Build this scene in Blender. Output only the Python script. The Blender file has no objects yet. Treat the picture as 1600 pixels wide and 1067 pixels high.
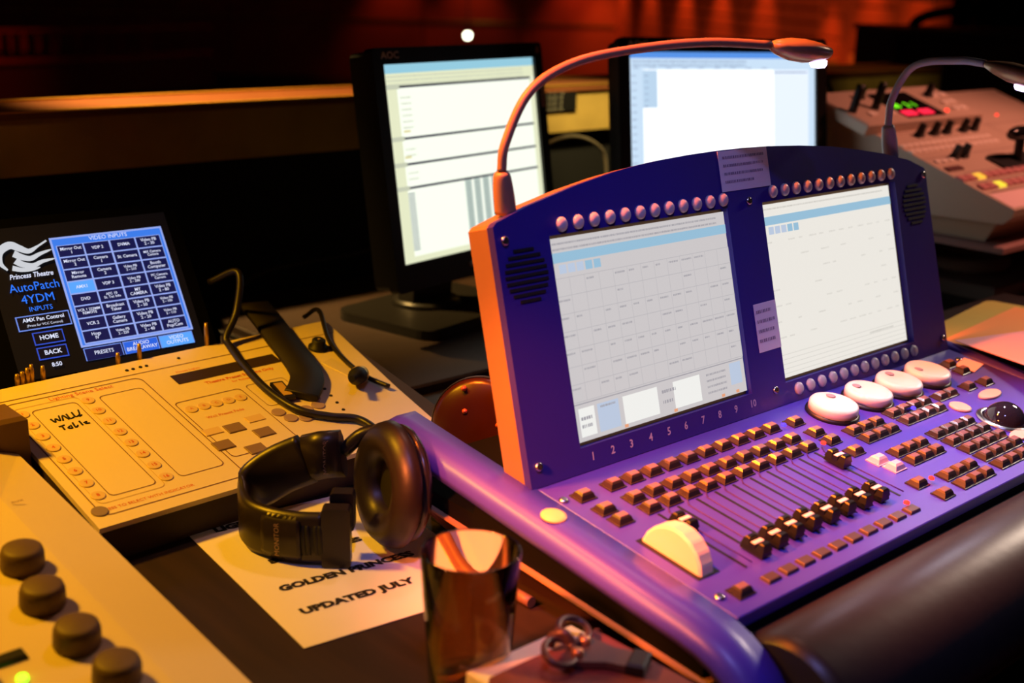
import bpy, bmesh, math, random
from math import sin, cos, pi, radians as R
from mathutils import Matrix, Vector
from mathutils.geometry import tessellate_polygon

SC = bpy.context.scene
COL = SC.collection
random.seed(7)

# ------------------------------------------------------------------ camera
cam_d = bpy.data.cameras.new('camera')
cam = bpy.data.objects.new('camera', cam_d); COL.objects.link(cam)
_f = Vector((0.65063, 0.70608, -0.27952)).normalized()
_u = Vector((0.16931, 0.22395, 0.95978)); _r = _f.cross(_u).normalized(); _u = _r.cross(_f)
cam.matrix_world = Matrix(((_r.x, _u.x, -_f.x, -0.75026), (_r.y, _u.y, -_f.y, -0.71998), (_r.z, _u.z, -_f.z, 0.55569), (0, 0, 0, 1)))
cam_d.sensor_width = 36.0; cam_d.sensor_fit = 'HORIZONTAL'
cam_d.lens = 1934.77 / 1600 * 36.0
cam_d.clip_start = 0.02; cam_d.clip_end = 100
cam_d.dof.use_dof = True; cam_d.dof.focus_distance = 1.25; cam_d.dof.aperture_fstop = 4.0
SC.camera = cam

# ------------------------------------------------------------------ world, lights, exposure
w = bpy.data.worlds.new('world'); SC.world = w; w.use_nodes = True
w.node_tree.nodes['Background'].inputs[0].default_value = (0.9, 0.35, 0.2, 1)
w.node_tree.nodes['Background'].inputs[1].default_value = 0.005
SC.view_settings.view_transform = 'Standard'; SC.view_settings.look = 'None'
SC.view_settings.exposure = 0.0; SC.view_settings.gamma = 1.0; SC.view_settings.use_curve_mapping = False
SC.cycles.use_denoising = True
SC.cycles.sample_clamp_indirect = 4.0

def spot(name, loc, target, power, color, angle=60, blend=0.5, radius=0.03):
    d = bpy.data.lights.new(name, 'SPOT'); d.energy = power; d.color = color
    d.spot_size = R(angle); d.spot_blend = blend; d.shadow_soft_size = radius
    o = bpy.data.objects.new(name, d); COL.objects.link(o)
    o.location = loc
    o.rotation_euler = (Vector(target) - Vector(loc)).to_track_quat('-Z', 'Y').to_euler()
    return o
# amber work light hanging over the left end of the desk, and an orange-red one beside it
spot('amber_work_light', (-0.72, 0.62, 0.95), (-0.27, 0.18, 0.05), 60, (1.0, 0.45, 0.010), 64, 0.6, 0.06)
spot('orange_stage_light', (-0.34, 0.34, 1.18), (0.06, 0.08, 0.48), 260, (1.0, 0.16, 0.008), 38, 0.7, 0.03)
spot('red_stage_light', (-0.62, -0.04, 0.52), (-0.05, -0.05, 0.13), 95, (1.0, 0.19, 0.04), 34, 0.9, 0.03)
spot('violet_stage_light', (-0.75, -0.80, 2.1), (0.08, -0.08, 0.20), 95, (0.33, 0.32, 1.0), 22, 1.0, 0.06)
spot('pink_work_light', (1.9, -0.3, 1.5), (1.36, 0.16, 0.2), 90, (1.0, 0.34, 0.23), 48, 0.9, 0.05)
spot('added_side_spot', (2.05, -0.12, 1.00), (0.45, -0.27, 0.10), 70, (1.0, 0.78, 0.62), 32, 0.9, 0.14)  # added lamp, placed for the highlight along the wrist rest
spot('pink_house_light', (0.75, 0.6, 1.9), (-0.22, 0.02, 0.05), 24, (1.0, 0.48, 0.38), 24, 0.9, 0.1)
spot('added_ledge_spot', (0.74, 0.70, 0.85), (1.02, 1.0, 0.31), 60, (1.0, 0.76, 0.30), 30, 0.9, 0.03)  # added hidden spot, brightens the brass fascia between the monitors
spot('added_ledge_spot', (-0.10, 1.25, 1.0), (0.28, 1.07, 0.36), 150, (1.0, 0.60, 0.17), 56, 0.9, 0.03)  # added spot for the bright streak on the ledge cap
spot('added_ledge_spot', (-0.30, 0.72, 0.75), (-0.16, 1.0, 0.29), 0.6, (1.0, 0.45, 0.10), 40, 0.9, 0.03)  # added weak spot, warms the left part of the fascia
spot('added_ledge_spot', (1.9, 0.55, 0.95), (2.1, 1.0, 0.31), 4, (1.0, 0.75, 0.30), 40, 0.9, 0.03)  # added spot, lifts the fascia right of the second monitor
spot('added_wall_wash', (1.5, 4.5, 4.2), (8.6, 6.0, 0.0), 1300, (1.0, 0.28, 0.08), 50, 0.9, 0.2)  # added wash, brightens the wood wall evenly so its planks show

# ------------------------------------------------------------------ materials
MATS = {}
def srgb(c):
    return tuple((x/12.92 if x <= 0.04045 else ((x+0.055)/1.055)**2.4) for x in c)
def mat(name, rgb, rough=0.5, metal=0.0, emit=0.0, var=0.0, scale=60.0, bump=0.0, trans=0.0, ior=1.45, coat=0.0, spec=0.5, stretch=None):
    """rgb in 0-255 display colour"""
    if name in MATS: return MATS[name]
    m = bpy.data.materials.new(name); m.use_nodes = True; MATS[name] = m
    nt = m.node_tree; b = nt.nodes['Principled BSDF']
    c = (*srgb([x/255 for x in rgb]), 1)
    b.inputs['Base Color'].default_value = c if not emit else (0.01, 0.01, 0.01, 1)
    b.inputs['Roughness'].default_value = rough; b.inputs['Metallic'].default_value = metal
    b.inputs['IOR'].default_value = ior; b.inputs['Transmission Weight'].default_value = trans
    b.inputs['Coat Weight'].default_value = coat; b.inputs['Coat Roughness'].default_value = 0.3 if coat < 1 else 0.03; b.inputs['Specular IOR Level'].default_value = spec
    if emit:
        b.inputs['Emission Color'].default_value = c; b.inputs['Emission Strength'].default_value = emit
        b.inputs['Specular IOR Level'].default_value = 0.1
    if var or bump:
        tc = nt.nodes.new('ShaderNodeTexCoord'); mp = nt.nodes.new('ShaderNodeMapping'); nz = nt.nodes.new('ShaderNodeTexNoise')
        nt.links.new(tc.outputs['Object'], mp.inputs[0]); nt.links.new(mp.outputs[0], nz.inputs['Vector'])
        if stretch: mp.inputs['Scale'].default_value = stretch
        nz.inputs['Scale'].default_value = scale; nz.inputs['Detail'].default_value = 5
        if var:
            mx = nt.nodes.new('ShaderNodeMix'); mx.data_type = 'RGBA'
            mx.inputs[6].default_value = tuple(x*(1-var) for x in c[:3]) + (1,); mx.inputs[7].default_value = tuple(min(1, x*(1+var)) for x in c[:3]) + (1,)
            nt.links.new(nz.outputs['Fac'], mx.inputs[0]); nt.links.new(mx.outputs[2], b.inputs['Base Color'])
        if bump:
            bp = nt.nodes.new('ShaderNodeBump'); bp.inputs['Strength'].default_value = bump; bp.inputs['Distance'].default_value = 0.001
            nt.links.new(nz.outputs['Fac'], bp.inputs['Height']); nt.links.new(bp.outputs[0], b.inputs['Normal'])
    return m

BLUE = mat('console_blue_paint', (70, 54, 188), 0.42, 0.0, coat=0.25, var=0.05, scale=400)
DBLUE = mat('bezel_blue_paint', (50, 36, 140), 0.40, 0.0, var=0.05, scale=300)
BLACKP = mat('black_plastic', (22, 21, 22), 0.42, var=0.1, scale=200)
MONP = mat('monitor_black_plastic', (30, 28, 27), 0.35, var=0.08, scale=300)
KEYM = mat('key_dark_plastic', (48, 40, 40), 0.25, var=0.06)
FLATK = mat('flat_key_plastic', (72, 56, 54), 0.4)
LEATHER = mat('black_vinyl', (40, 37, 36), 0.38, var=0.15, scale=60, bump=0.25)
BEIGE = mat('beige_housing', (132, 98, 64), 0.5, var=0.05)
WHITEK = mat('white_knob', (232, 226, 226), 0.35)
CREAM = mat('cream_plastic', (226, 216, 200), 0.45, var=0.04, scale=30)
STEEL = mat('bright_steel', (215, 210, 208), 0.25, 1.0)
RUBBER = mat('black_rubber', (20, 19, 19), 0.55, var=0.1)
PAPER = mat('paper_white', (236, 228, 222), 0.85, var=0.03, scale=20)
INK = mat('ink_black', (26, 20, 24), 0.8)
GLOWRED = mat('red_led', (255, 40, 30), emit=4.0)
GLOWBLUE = mat('blue_led', (70, 50, 255), emit=3.0)

# ------------------------------------------------------------------ mesh helpers
WM = {}
def M4(o, x, y, z):
    o = Vector(o); x = Vector(x); y = Vector(y); z = Vector(z)
    return Matrix(((x.x, y.x, z.x, o.x), (x.y, y.y, z.y, o.y), (x.z, y.z, z.z, o.z), (0, 0, 0, 1)))
I4 = Matrix.Identity(4)
def T(x, y, z): return Matrix.Translation((x, y, z))
def RZ(a): return Matrix.Rotation(a, 4, 'Z')
def RX(a): return Matrix.Rotation(a, 4, 'X')
def RY(a): return Matrix.Rotation(a, 4, 'Y')

class MB:
    def __init__(s): s.v = []; s.f = []; s.m = []; s.sm = []
    def add(s, verts, faces, mi=0, mx=None, smooth=False):
        o = len(s.v)
        for p in verts:
            p = Vector(p); s.v.append(mx @ p if mx else p)
        for f in faces: s.f.append([o+i for i in f]); s.m.append(mi); s.sm.append(smooth)
        return s
    def box(s, x0, x1, y0, y1, z0, z1, mi=0, mx=None, top=0.0, bev=0.0):
        """box; top = inset of the upper face, bev = small chamfer round the upper edge"""
        t = top
        vs = [(x0, y0, z0), (x1, y0, z0), (x1, y1, z0), (x0, y1, z0)]
        if bev:
            vs += [(x0+t, y0+t, z1-bev), (x1-t, y0+t, z1-bev), (x1-t, y1-t, z1-bev), (x0+t, y1-t, z1-bev)]
            b = t+bev
            vs += [(x0+b, y0+b, z1), (x1-b, y0+b, z1), (x1-b, y1-b, z1), (x0+b, y1-b, z1)]
            fs = [(3, 2, 1, 0), (8, 9, 10, 11)]
            for i in range(4):
                j = (i+1) % 4; fs += [(i, j, 4+j, 4+i), (4+i, 4+j, 8+j, 8+i)]
        else:
            vs += [(x0+t, y0+t, z1), (x1-t, y0+t, z1), (x1-t, y1-t, z1), (x0+t, y1-t, z1)]
            fs = [(3, 2, 1, 0), (4, 5, 6, 7)] + [(i, (i+1) % 4, 4+(i+1) % 4, 4+i) for i in range(4)]
        return s.add(vs, fs, mi, mx)
    def quad(s, x0, x1, y0, y1, z=0.0, mi=0, mx=None):
        return s.add([(x0, y0, z), (x1, y0, z), (x1, y1, z), (x0, y1, z)], [(0, 1, 2, 3)], mi, mx)
    def lathe(s, prof, n=24, mi=0, mx=None, smooth=True, capb=True, capt=True, sx=1, sy=1):
        """prof = [(r, z)...] turned about z"""
        vs = []; k = len(prof)
        for i in range(n):
            a = 2*pi*i/n
            for r, z in prof: vs.append((r*cos(a)*sx, r*sin(a)*sy, z))
        fs = []
        for i in range(n):
            j = (i+1) % n
            for q in range(k-1): fs.append((i*k+q, j*k+q, j*k+q+1, i*k+q+1))
        s.add(vs, fs, mi, mx, smooth); o = len(s.v)-len(vs)
        if capb and prof[0][0] > 1e-6: s.f.append([o+i*k for i in range(n)][::-1]); s.m.append(mi); s.sm.append(False)
        if capt and prof[-1][0] > 1e-6: s.f.append([o+i*k+k-1 for i in range(n)]); s.m.append(mi); s.sm.append(False)
        return s
    def prism(s, poly, z0, z1, holes=(), mi=0, mx=None, side_mi=None, smooth_side=False):
        """polygon (x,y) with holes, extruded from z0 to z1"""
        side_mi = mi if side_mi is None else side_mi
        loops = [list(poly)] + [list(h) for h in holes]
        flat = [p for l in loops for p in l]; n = len(flat)
        tris = tessellate_polygon([[Vector((p[0], p[1], 0)) for p in l] for l in loops])
        vs = [(p[0], p[1], z1) for p in flat] + [(p[0], p[1], z0) for p in flat]
        fs = []
        for t in tris:
            a, b, c = (Vector(flat[i]) for i in t)
            t = t if (b-a).cross(c-a) > 0 else t[::-1]
            fs.append(tuple(t)); fs.append(tuple(i+n for i in t[::-1]))
        s.add(vs, fs, mi, mx)
        o = len(s.v)-2*n; k = 0
        for l in loops:
            ar = sum(l[i][0]*l[(i+1) % len(l)][1]-l[(i+1) % len(l)][0]*l[i][1] for i in range(len(l)))
            outer = l is loops[0]
            for i in range(len(l)):
                a, b = k+i, k+(i+1) % len(l)
                q = [o+a, o+a+n, o+b+n, o+b]
                if (ar > 0) != outer: q = q[::-1]
                s.f.append(q); s.m.append(side_mi); s.sm.append(smooth_side)
            k += len(l)
        return s
    def tube(s, pts, r, n=10, mi=0, mx=None, caps=True, steps=6, closed=False):
        pts = [Vector(p) for p in pts]
        if steps > 1: pts = smooth_path(pts, steps, closed)
        rs = r if callable(r) else (lambda t: r)
        N = len(pts); vs = []; prev = None
        for i, p in enumerate(pts):
            t = (pts[(i+1) % N if closed else min(i+1, N-1)] - pts[(i-1) % N if closed else max(i-1, 0)]).normalized()
            if prev is None:
                a = Vector((0, 0, 1)) if abs(t.z) < .9 else Vector((1, 0, 0)); prev = t.cross(a).normalized()
            prev = (prev - t*prev.dot(t)).normalized(); b = t.cross(prev)
            rr = rs(i/max(1, N-1))
            for k in range(n):
                an = 2*pi*k/n; vs.append(p + prev*cos(an)*rr + b*sin(an)*rr)
        fs = []
        for i in range(N if closed else N-1):
            i2 = (i+1) % N
            for k in range(n):
                k2 = (k+1) % n; fs.append((i*n+k, i*n+k2, i2*n+k2, i2*n+k))
        s.add(vs, fs, mi, mx, True); o = len(s.v)-len(vs)
        if caps and not closed:
            s.f.append([o+k for k in range(n)][::-1]); s.f.append([o+(N-1)*n+k for k in range(n)]); s.m += [mi]*2; s.sm += [False]*2
        return s
    def sweep(s, path, section, mi=0, mx=None, smooth=True, caps=True):
        """path = [(origin, xdir, ydir)], section = closed [(a, b)]"""
        vs = []; k = len(section); N = len(path)
        for o, xd, yd in path:
            o = Vector(o); xd = Vector(xd); yd = Vector(yd)
            for a, b in section: vs.append(o + xd*a + yd*b)
        fs = [(i*k+q, i*k+(q+1) % k, (i+1)*k+(q+1) % k, (i+1)*k+q) for i in range(N-1) for q in range(k)]
        s.add(vs, fs, mi, mx, smooth); o = len(s.v)-len(vs)
        if caps:
            s.f.append([o+q for q in range(k)][::-1]); s.f.append([o+(N-1)*k+q for q in range(k)]); s.m += [mi]*2; s.sm += [False]*2
        return s
    def mesh(s, name, mats):
        me = bpy.data.meshes.new(name)
        me.from_pydata([tuple(p) for p in s.v], [], s.f)
        for m in (mats if isinstance(mats, (list, tuple)) else [mats]): me.materials.append(m)
        for p, mi, sm in zip(me.polygons, s.m, s.sm): p.material_index = mi; p.use_smooth = sm
        bm = bmesh.new(); bm.from_mesh(me); bmesh.ops.recalc_face_normals(bm, faces=bm.faces); bm.to_mesh(me); bm.free()
        me.update(); return me
    def build(s, name, mats, parent=None, mx=I4, **kw):
        return link(name, s.mesh(name, mats), parent, mx, **kw)

def smooth_path(P, steps, closed=False):
    out = []; n = len(P)
    for i in range(n if closed else n-1):
        a = P[(i-1) % n] if (closed or i > 0) else P[0]*2-P[1]
        b = P[i]; c = P[(i+1) % n]; d = P[(i+2) % n] if (closed or i+2 < n) else P[-1]*2-P[-2]
        for k in range(steps):
            t = k/steps
            out.append(0.5*((2*b) + (c-a)*t + (2*a-5*b+4*c-d)*t*t + (3*b-a-3*c+d)*t**3))
    if not closed: out.append(P[-1])
    return out
def link(name, data, parent=None, mx=I4, label=None, cat=None, group=None, kind=None):
    o = bpy.data.objects.new(name, data); COL.objects.link(o)
    WM[o.name] = mx.copy()
    if parent is not None:
        o.parent = parent; o.matrix_local = WM[parent.name].inverted() @ mx
    else: o.matrix_local = mx
    if label: o['label'] = label
    if cat: o['category'] = cat
    if group: o['group'] = group
    if kind: o['kind'] = kind
    return o
def thing(name, label, cat, mx=I4, group=None):
    return link(name, None, None, mx, label, cat, group)
def struct(name, mb, mats, parent=None, mx=I4):
    return mb.build(name, mats, parent, mx, kind='structure' if parent is None else None)

def text_into(mb, txt, size, x, y, z=0.0, mi=0, align='CENTER', bold=0.0, mx=None, sx=1.0, space=1.0, shear=0.0):
    c = bpy.data.curves.new('lettering', 'FONT'); c.body = txt; c.size = size; c.align_x = align; c.align_y = 'CENTER'
    c.offset = bold*size; c.resolution_u = 2; c.space_character = space; c.shear = shear; c.space_line = 0.9
    o = bpy.data.objects.new('lettering', c)
    me = bpy.data.meshes.new_from_object(o)
    mb.add([(v.co.x*sx+x, v.co.y+y, z) for v in me.vertices], [tuple(p.vertices) for p in me.polygons], mi, mx)
    bpy.data.objects.remove(o); bpy.data.curves.remove(c); bpy.data.meshes.remove(me)
def rrect(x0, x1, y0, y1, r, n=4):
    out = []
    for cx, cy, a0 in ((x1-r, y1-r, 0), (x0+r, y1-r, 90), (x0+r, y0+r, 180), (x1-r, y0+r, 270)):
        for i in range(n+1):
            a = R(a0+90*i/n); out.append((cx+r*cos(a), cy+r*sin(a)))
    return out
def outline(mb, poly, wd, z, mi=0, mx=None):
    """thin printed outline round a polygon"""
    c = Vector((sum(p[0] for p in poly)/len(poly), sum(p[1] for p in poly)/len(poly)))
    n = len(poly); inn = []
    for p in poly:
        d = Vector(p)-c; inn.append((p[0]-math.copysign(min(wd, abs(d.x)), d.x), p[1]-math.copysign(min(wd, abs(d.y)), d.y)))
    vs = [(p[0], p[1], z) for p in poly]+[(p[0], p[1], z) for p in inn]
    mb.add(vs, [(i, (i+1) % n, n+(i+1) % n, n+i) for i in range(n)], mi, mx)

# ------------------------------------------------------------------ the place
WOODT = mat('dark_table_wood', (42, 27, 19), 0.5, var=0.55, scale=7, stretch=(14, 1.2, 1), bump=0.1)
FLOORM = mat('dark_carpet', (40, 16, 14), 0.95, var=0.3, scale=80)
struct('floor', MB().box(-6, 16, -3, 22, -0.80, -0.75), FLOORM)
struct('ceiling', MB().box(-6, 16, -3, 22, 4.5, 4.6), mat('dark_ceiling', (30, 14, 12), 0.9, var=0.2))

tbl = thing('control_desk', 'long dark wood-grained control desk that carries all the consoles', 'desk', T(0.5, 0.3, -0.75))
MB().prism([(-1.3, -.34), (-.1065, -.34), (-.1065, -.20), (2.4, -.20), (2.4, .99), (-1.3, .99)], 0.007, 0.047).build('desk_top', WOODT, tbl)
for lx in (-1.2, 2.3):
    for ly in (-0.16, 0.92): MB().box(lx-.03, lx+.03, ly-.03, ly+.03, -0.75, 0.007).build('leg', BLACKP, tbl)

# booth front wall: ledge cap, brass fascia, black lower wall
BRASS = mat('aged_brass', (186, 156, 84), 0.42, 0.15, var=0.45, scale=9, stretch=(1, 4, 1))
CAPM = mat('brown_ledge_leather', (122, 70, 40), 0.45, var=0.25, scale=14, stretch=(1, 6, 1))
GOLD = mat('gold_edge', (214, 160, 70), 0.3, 0.7, var=0.2)
WB = mat('matt_black_wall', (8, 7, 7), 0.9, var=0.2)
lw = struct('wall_front', MB().box(-2.5, 2.36, 1.02, 1.06, -0.75, 0.275), WB)
MB().box(-2.5, 2.36, 1.0, 1.04, 0.277, 0.355).build('brass_fascia', BRASS, lw)
tr = struct('trim_1', MB().box(-2.5, 2.36, 0.995, 1.17, 0.355, 0.364), CAPM)
MB().box(-2.5, 2.36, 0.994, 1.012, 0.3645, 0.3665).build('gold_edge', GOLD, tr)
MB().box(-2.5, 2.36, 1.150, 1.172, 0.3645, 0.3665).build('gold_edge', GOLD, tr)
lab = MB(); lab.box(0.885, 0.984, 0.996, 0.9995, 0.318, 0.361)
LF = M4((0, 0.9958, 0), (1, 0, 0), (0, 0, 1), (0, -1, 0))
lb = lab.build('label_strip', BLACKP, None, label='black label strip with four lines of pale numbers on the brass ledge', cat='label')
for i, ln in enumerate(('Src 01 - 108', 'Src 02 - 92', 'Src 03 - 76', 'Src 04 - 58')):
    lt = MB(); text_into(lt, ln, 0.009, 0.906, 0.354-0.0105*i, 0.0002, align='LEFT'); lt.build('lettering_line', mat('pale_print', (150, 145, 130), 0.7), lb, LF)

# auditorium walls beyond
WOODW = mat('red_wood_panel', (150, 72, 38), 0.5, var=0.22, scale=2.5, stretch=(1, 1, 9))
WOODL = mat('light_wood_panel', (196, 122, 66), 0.5, var=0.15, scale=2, stretch=(1, 1, 7))
GROOVE = mat('dark_groove', (38, 14, 9), 0.8)
def wall(name, a, b, z0=-0.75, z1=3.0):
    a = Vector((*a, 0)); b = Vector((*b, 0)); d = (b-a); L = d.length; d.normalize()
    nrm = Vector((d.y, -d.x, 0))
    mx = M4(a, d, (0, 0, 1), d.cross(Vector((0, 0, 1))))
    o = struct(name, MB().box(0, L, z0, z1, -0.1, 0.0), GROOVE, None, mx)
    return o, mx, L
wr, wrm, wrl = wall('wall_right', (11.6, 10.8), (6.4, 2.8))
wl, wlm, wll = wall('wall_back', (3.2, 18.7), (11.6, 10.8))
pm = {}
def panel(parent, mx, x0, x1, y0, y1, m=WOODW, th=0.03):
    key = (round(x1-x0, 3), round(y1-y0, 3), m.name)
    if key not in pm: pm[key] = MB().box(0.008, x1-x0-0.008, 0.006, y1-y0-0.006, 0, th, bev=0.006).mesh('panel', m)
    return link('panel', pm[key], parent, mx @ T(x0, y0, 0))
cols = [0, 1.25, 2.5, 3.75, 5.0, 6.1, 6.75]
for i in range(len(cols)-1):
    for k in range(11): panel(wr, wrm, cols[i], cols[i+1], -0.75+0.115*k, -0.635+0.115*k)
    panel(wr, wrm, cols[i], cols[i+1], 0.515, 1.8); panel(wr, wrm, cols[i], cols[i+1], 1.8, 2.95)
rx0 = 6.75
for x0, x1, y1, m in ((6.75, 7.2, 0.02, WOODW), (7.2, 7.35, 0.52, WOODW), (7.35, 8.05, 0.10, WOODL), (8.05, 8.2, .52, WOODW), (8.2, 8.6, 0.16, WOODW), (8.6, 9.5, 0.52, WOODW)):
    panel(wr, wrm, x0, x1, -0.75, y1, m)
    y = y1
    while y < 0.5: panel(wr, wrm, x0, x1, y, min(y+0.17, 0.69)); y += 0.17
    if x0 in (6.75, 8.2): MB().box(x0+.01, x1-.01, y1-.012, y1+.012, 0.03, 0.045).build('gold_edge', GOLD, wr, wrm)
    panel(wr, wrm, x0, x1, 0.69, 2.95)
n = 9
for i in range(n):
    x0 = wll*i/n; x1 = wll*(i+1)/n
    panel(wl, wlm, x0, x1, -0.75, 0.02); panel(wl, wlm, x0, x1, 0.03, 1.3); panel(wl, wlm, x0, x1, 1.3, 2.95)
    MB().box(x0+.01, x1-.01, 0.012, 0.035, 0.03, 0.045).build('gold_edge', GOLD, wl, wlm)
for t, dz, pw in ((0.35, 1.0, 70), (1.7, 1.0, 60), (3.1, 0.95, 60), (4.3, 0.95, 55), (5.5, 0.95, 45), (7.0, .72, 30), (7.7, 0.95, 32), (8.4, 0.95, 20)):
    p = wrm @ Vector((t, dz, 0.28)); q = wrm @ Vector((t, -0.9, 0.10))
    spot('wall_downlight', p, q, pw*1.2, (1.0, 0.20, 0.05), 70, 0.9, 0.05)
for t, pw in ((8.6, 7), (9.6, 9), (11.0, 16)):
    p = wlm @ Vector((t, 1.1, 0.35)); q = wlm @ Vector((t, -0.9, 0.12)); spot('wall_downlight', p, q, pw*3.2, (1.0, 0.14, 0.05), 70, 0.9, 0.05)
spot('balcony_light', (2.0, 7.0, 3.2), (3.2, 12.2, -0.3), 400, (1.0, 0.16, 0.06), 26, 0.9, 0.1)

# balcony front with its little railing, far left
BALM = mat('dark_red_balcony', (70, 22, 16), 0.6, var=0.2, scale=4)
RAILM = mat('red_brown_rail', (150, 58, 34), 0.45, var=0.1)
FW = Vector((0.6776, 0.7354, 0)); RT = Vector((0.7354, -0.6776, 0)); CP = Vector((-0.75, -0.72, 0))
def far(px, d, z): v = CP + FW*d + RT*(d*(px-800)/1935); return (v.x, v.y, z)
bal = thing('balcony_railing', 'dim red balcony railing with short posts at far left', 'railing', T(*far(120, 13.5, -0.75)))
arc = [(-60, 12.2), (60, 12.9), (160, 13.5), (265, 14.4), (330, 15.2)]
MB().tube([far(a, d, -0.055) for a, d in arc], 0.022, 8).build('top_rail', RAILM, bal)
MB().tube([far(a, d, -0.355) for a, d in arc], 0.026, 8).build('bottom_rail', RAILM, bal)
b = MB(); path = smooth_path([Vector(far(a, d+.06, 0)) for a, d in arc], 6)
b.sweep([(p, RT, (0, 0, 1)) for p in path], [(0, -0.75), (0.02, -0.75), (0.02, -0.39), (0, -0.39)], smooth=False); b.build('balcony_front', BALM, bal)
for px, wd in ((4, .05), (24, .03), (44, .06), (66, .05), (90, .09), (122, .07), (155, .08), (187, .07), (222, .05), (231, .05)):
    d = 12.5 + (px+60)/390*2.7
    c = Vector(far(px, d, 0)); MB().box(-wd/2, wd/2, -.02, .02, -0.345, -0.065).build('post', RAILM, bal, T(c.x, c.y, 0) @ RZ(math.atan2(RT.y, RT.x)))
# bare bulb far off above the near monitor
p = far(720, 15.0, -0.075)
bl = thing('house_lamp', 'small bright white house lamp glowing in the dark above the first monitor', 'lamp', T(*p))
MB().lathe([(0.0, -0.032), (0.023, -0.025), (0.032, 0), (0.023, 0.025), (0.0, 0.032)], 14).build('bulb', mat('lamp_glow', (255, 250, 215), emit=14), bl, T(*p))
MB().lathe([(0.02, 0.026), (0.02, 0.07), (0.012, 0.08), (0.012, 0.16)], 12).build('lamp_holder', BLACKP, bl, T(*p))
MB().tube([(p[0], p[1], p[2]+0.155), (p[0], p[1], 4.5)], 0.008, 6, steps=1).build('drop_rod', BLACKP, bl)

# dark columns and a lit alcove at the right
GREYC = mat('dark_grey_column', (52, 54, 50), 0.8, var=0.1)
c = Vector(far(1467, 7.4, 0)); struct('trim_2', MB().box(-.055, .055, -.05, .05, -0.75, 4.5), WB, None, T(c.x, c.y, 0) @ RZ(-.74))
c = Vector(far(1515, 7.0, 0)); struct('trim_3', MB().box(-.12, .12, -.06, .06, -0.75, 4.5), GREYC, None, T(c.x, c.y, 0) @ RZ(-.74))
a = far(1500, 9.5, 0); b2 = far(1760, 8.5, 0)
wf, wfm, wfl = wall('wall_alcove', (a[0], a[1]), (b2[0], b2[1]))
for i in range(4):
    for k in range(3): panel(wf, wfm, i*.36, i*.36+.36, -0.75+.4*k + (.75 if k else 0)*0, -0.35+.4*k, WOODL)
q = wfm @ Vector((0.55, 0.9, 0.5)); spot('wall_downlight', q, wfm @ Vector((0.55, 0.0, 0.05)), 16, (1.0, 0.30, 0.08), 60, .8, .05)

# ------------------------------------------------------------------ lighting console
cs = thing('lighting_console', 'blue lighting console with two touch screens, faders and black wrist rest', 'lighting console', T(0.29, -0.05, 0))
FP = M4((0, 0, 0.16), (1, 0, 0), (0, sin(R(15)), cos(R(15))), (0, -cos(R(15)), sin(R(15))))      # screen panel plane
FD = M4((0, -0.00686, 0.1344), (1, 0, 0), (0, cos(R(8)), sin(R(8))), (0, -sin(R(8)), cos(R(8))))  # key deck plane
def dk(x, s, h=0.0): return FD @ T(x/1000, -s/1000, h)
X0, X1 = -0.060, 0.640
# body under the deck (side profile in Y,z) and its feet
prof = [(0.158, 0.112), (0.036, 0.106), (0.030, 0.128), (-0.225, 0.096), (-0.225, 0.062), (0.158, 0.0985)]
SIDE = M4((0, 0, 0), (0, 1, 0), (0, 0, 1), (1, 0, 0))
MB().prism(prof, -0.094, 0.676, mx=None).build('body', mat('body_matt_black', (9, 8, 8), .8, spec=.1), cs, SIDE)
MB().prism([(0.162, 0.0985), (-0.232, 0.0625), (-0.232, 0.0648), (0.162, 0.1008)], -0.0995, 0.680).build('bottom_plate', mat('tan_edge', (160, 118, 80), 0.5), cs, SIDE)
MB().prism([(0.150, 0.0980), (-0.215, 0.0642), (-0.20, 0.0475), (0.150, 0.0475)], -0.05, 0.63).build('plinth', BLACKP, cs, SIDE)
deck = MB().box(X0+.001, X1-.001, -0.222, 0.0, -0.012, 0.0, bev=0.0008).build('key_deck', BLUE, cs, FD)
MB().box(X0, X1, 0.0, 0.034, -0.016, -0.002).build('rear_deck', BLUE, cs, FD)
def railpath(off=0):
    y, z = Vector((0, cos(R(8)), sin(R(8)))), Vector((0, -sin(R(8)), cos(R(8))))
    o = Vector((0, -0.00686, 0.1344)); P = []
    for s in (-0.172, -0.165, -0.08, 0, 0.1, 0.20): P.append((o - y*s, z))
    prev = P[-1][0]; a = 8.0
    for st, a in ((0.020, 12), (0.018, 20), (0.016, 30), (0.016, 40), (0.016, 52), (0.016, 66), (0.016, 80), (0.018, 88)):
        d = Vector((0, -cos(R(a)), -sin(R(a)))); prev = prev + d*st; P.append((prev, Vector((0, -sin(R(a)), cos(R(a))))))
    return P
for sgn, xe, nm in ((-1, X0, 'side_rail'), (1, X1, 'side_rail')):
    sec = [(0, 0.0005), (0.022, 0.0005), (0.031, -0.002), (0.037, -0.007), (0.040, -0.014), (0.040, -0.020), (0.0, -0.020)]
    MB().sweep([((xe, p.y, p.z), (sgn, 0, 0), nrm) for p, nrm in railpath()], sec).build(nm, BLUE, cs)
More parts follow.
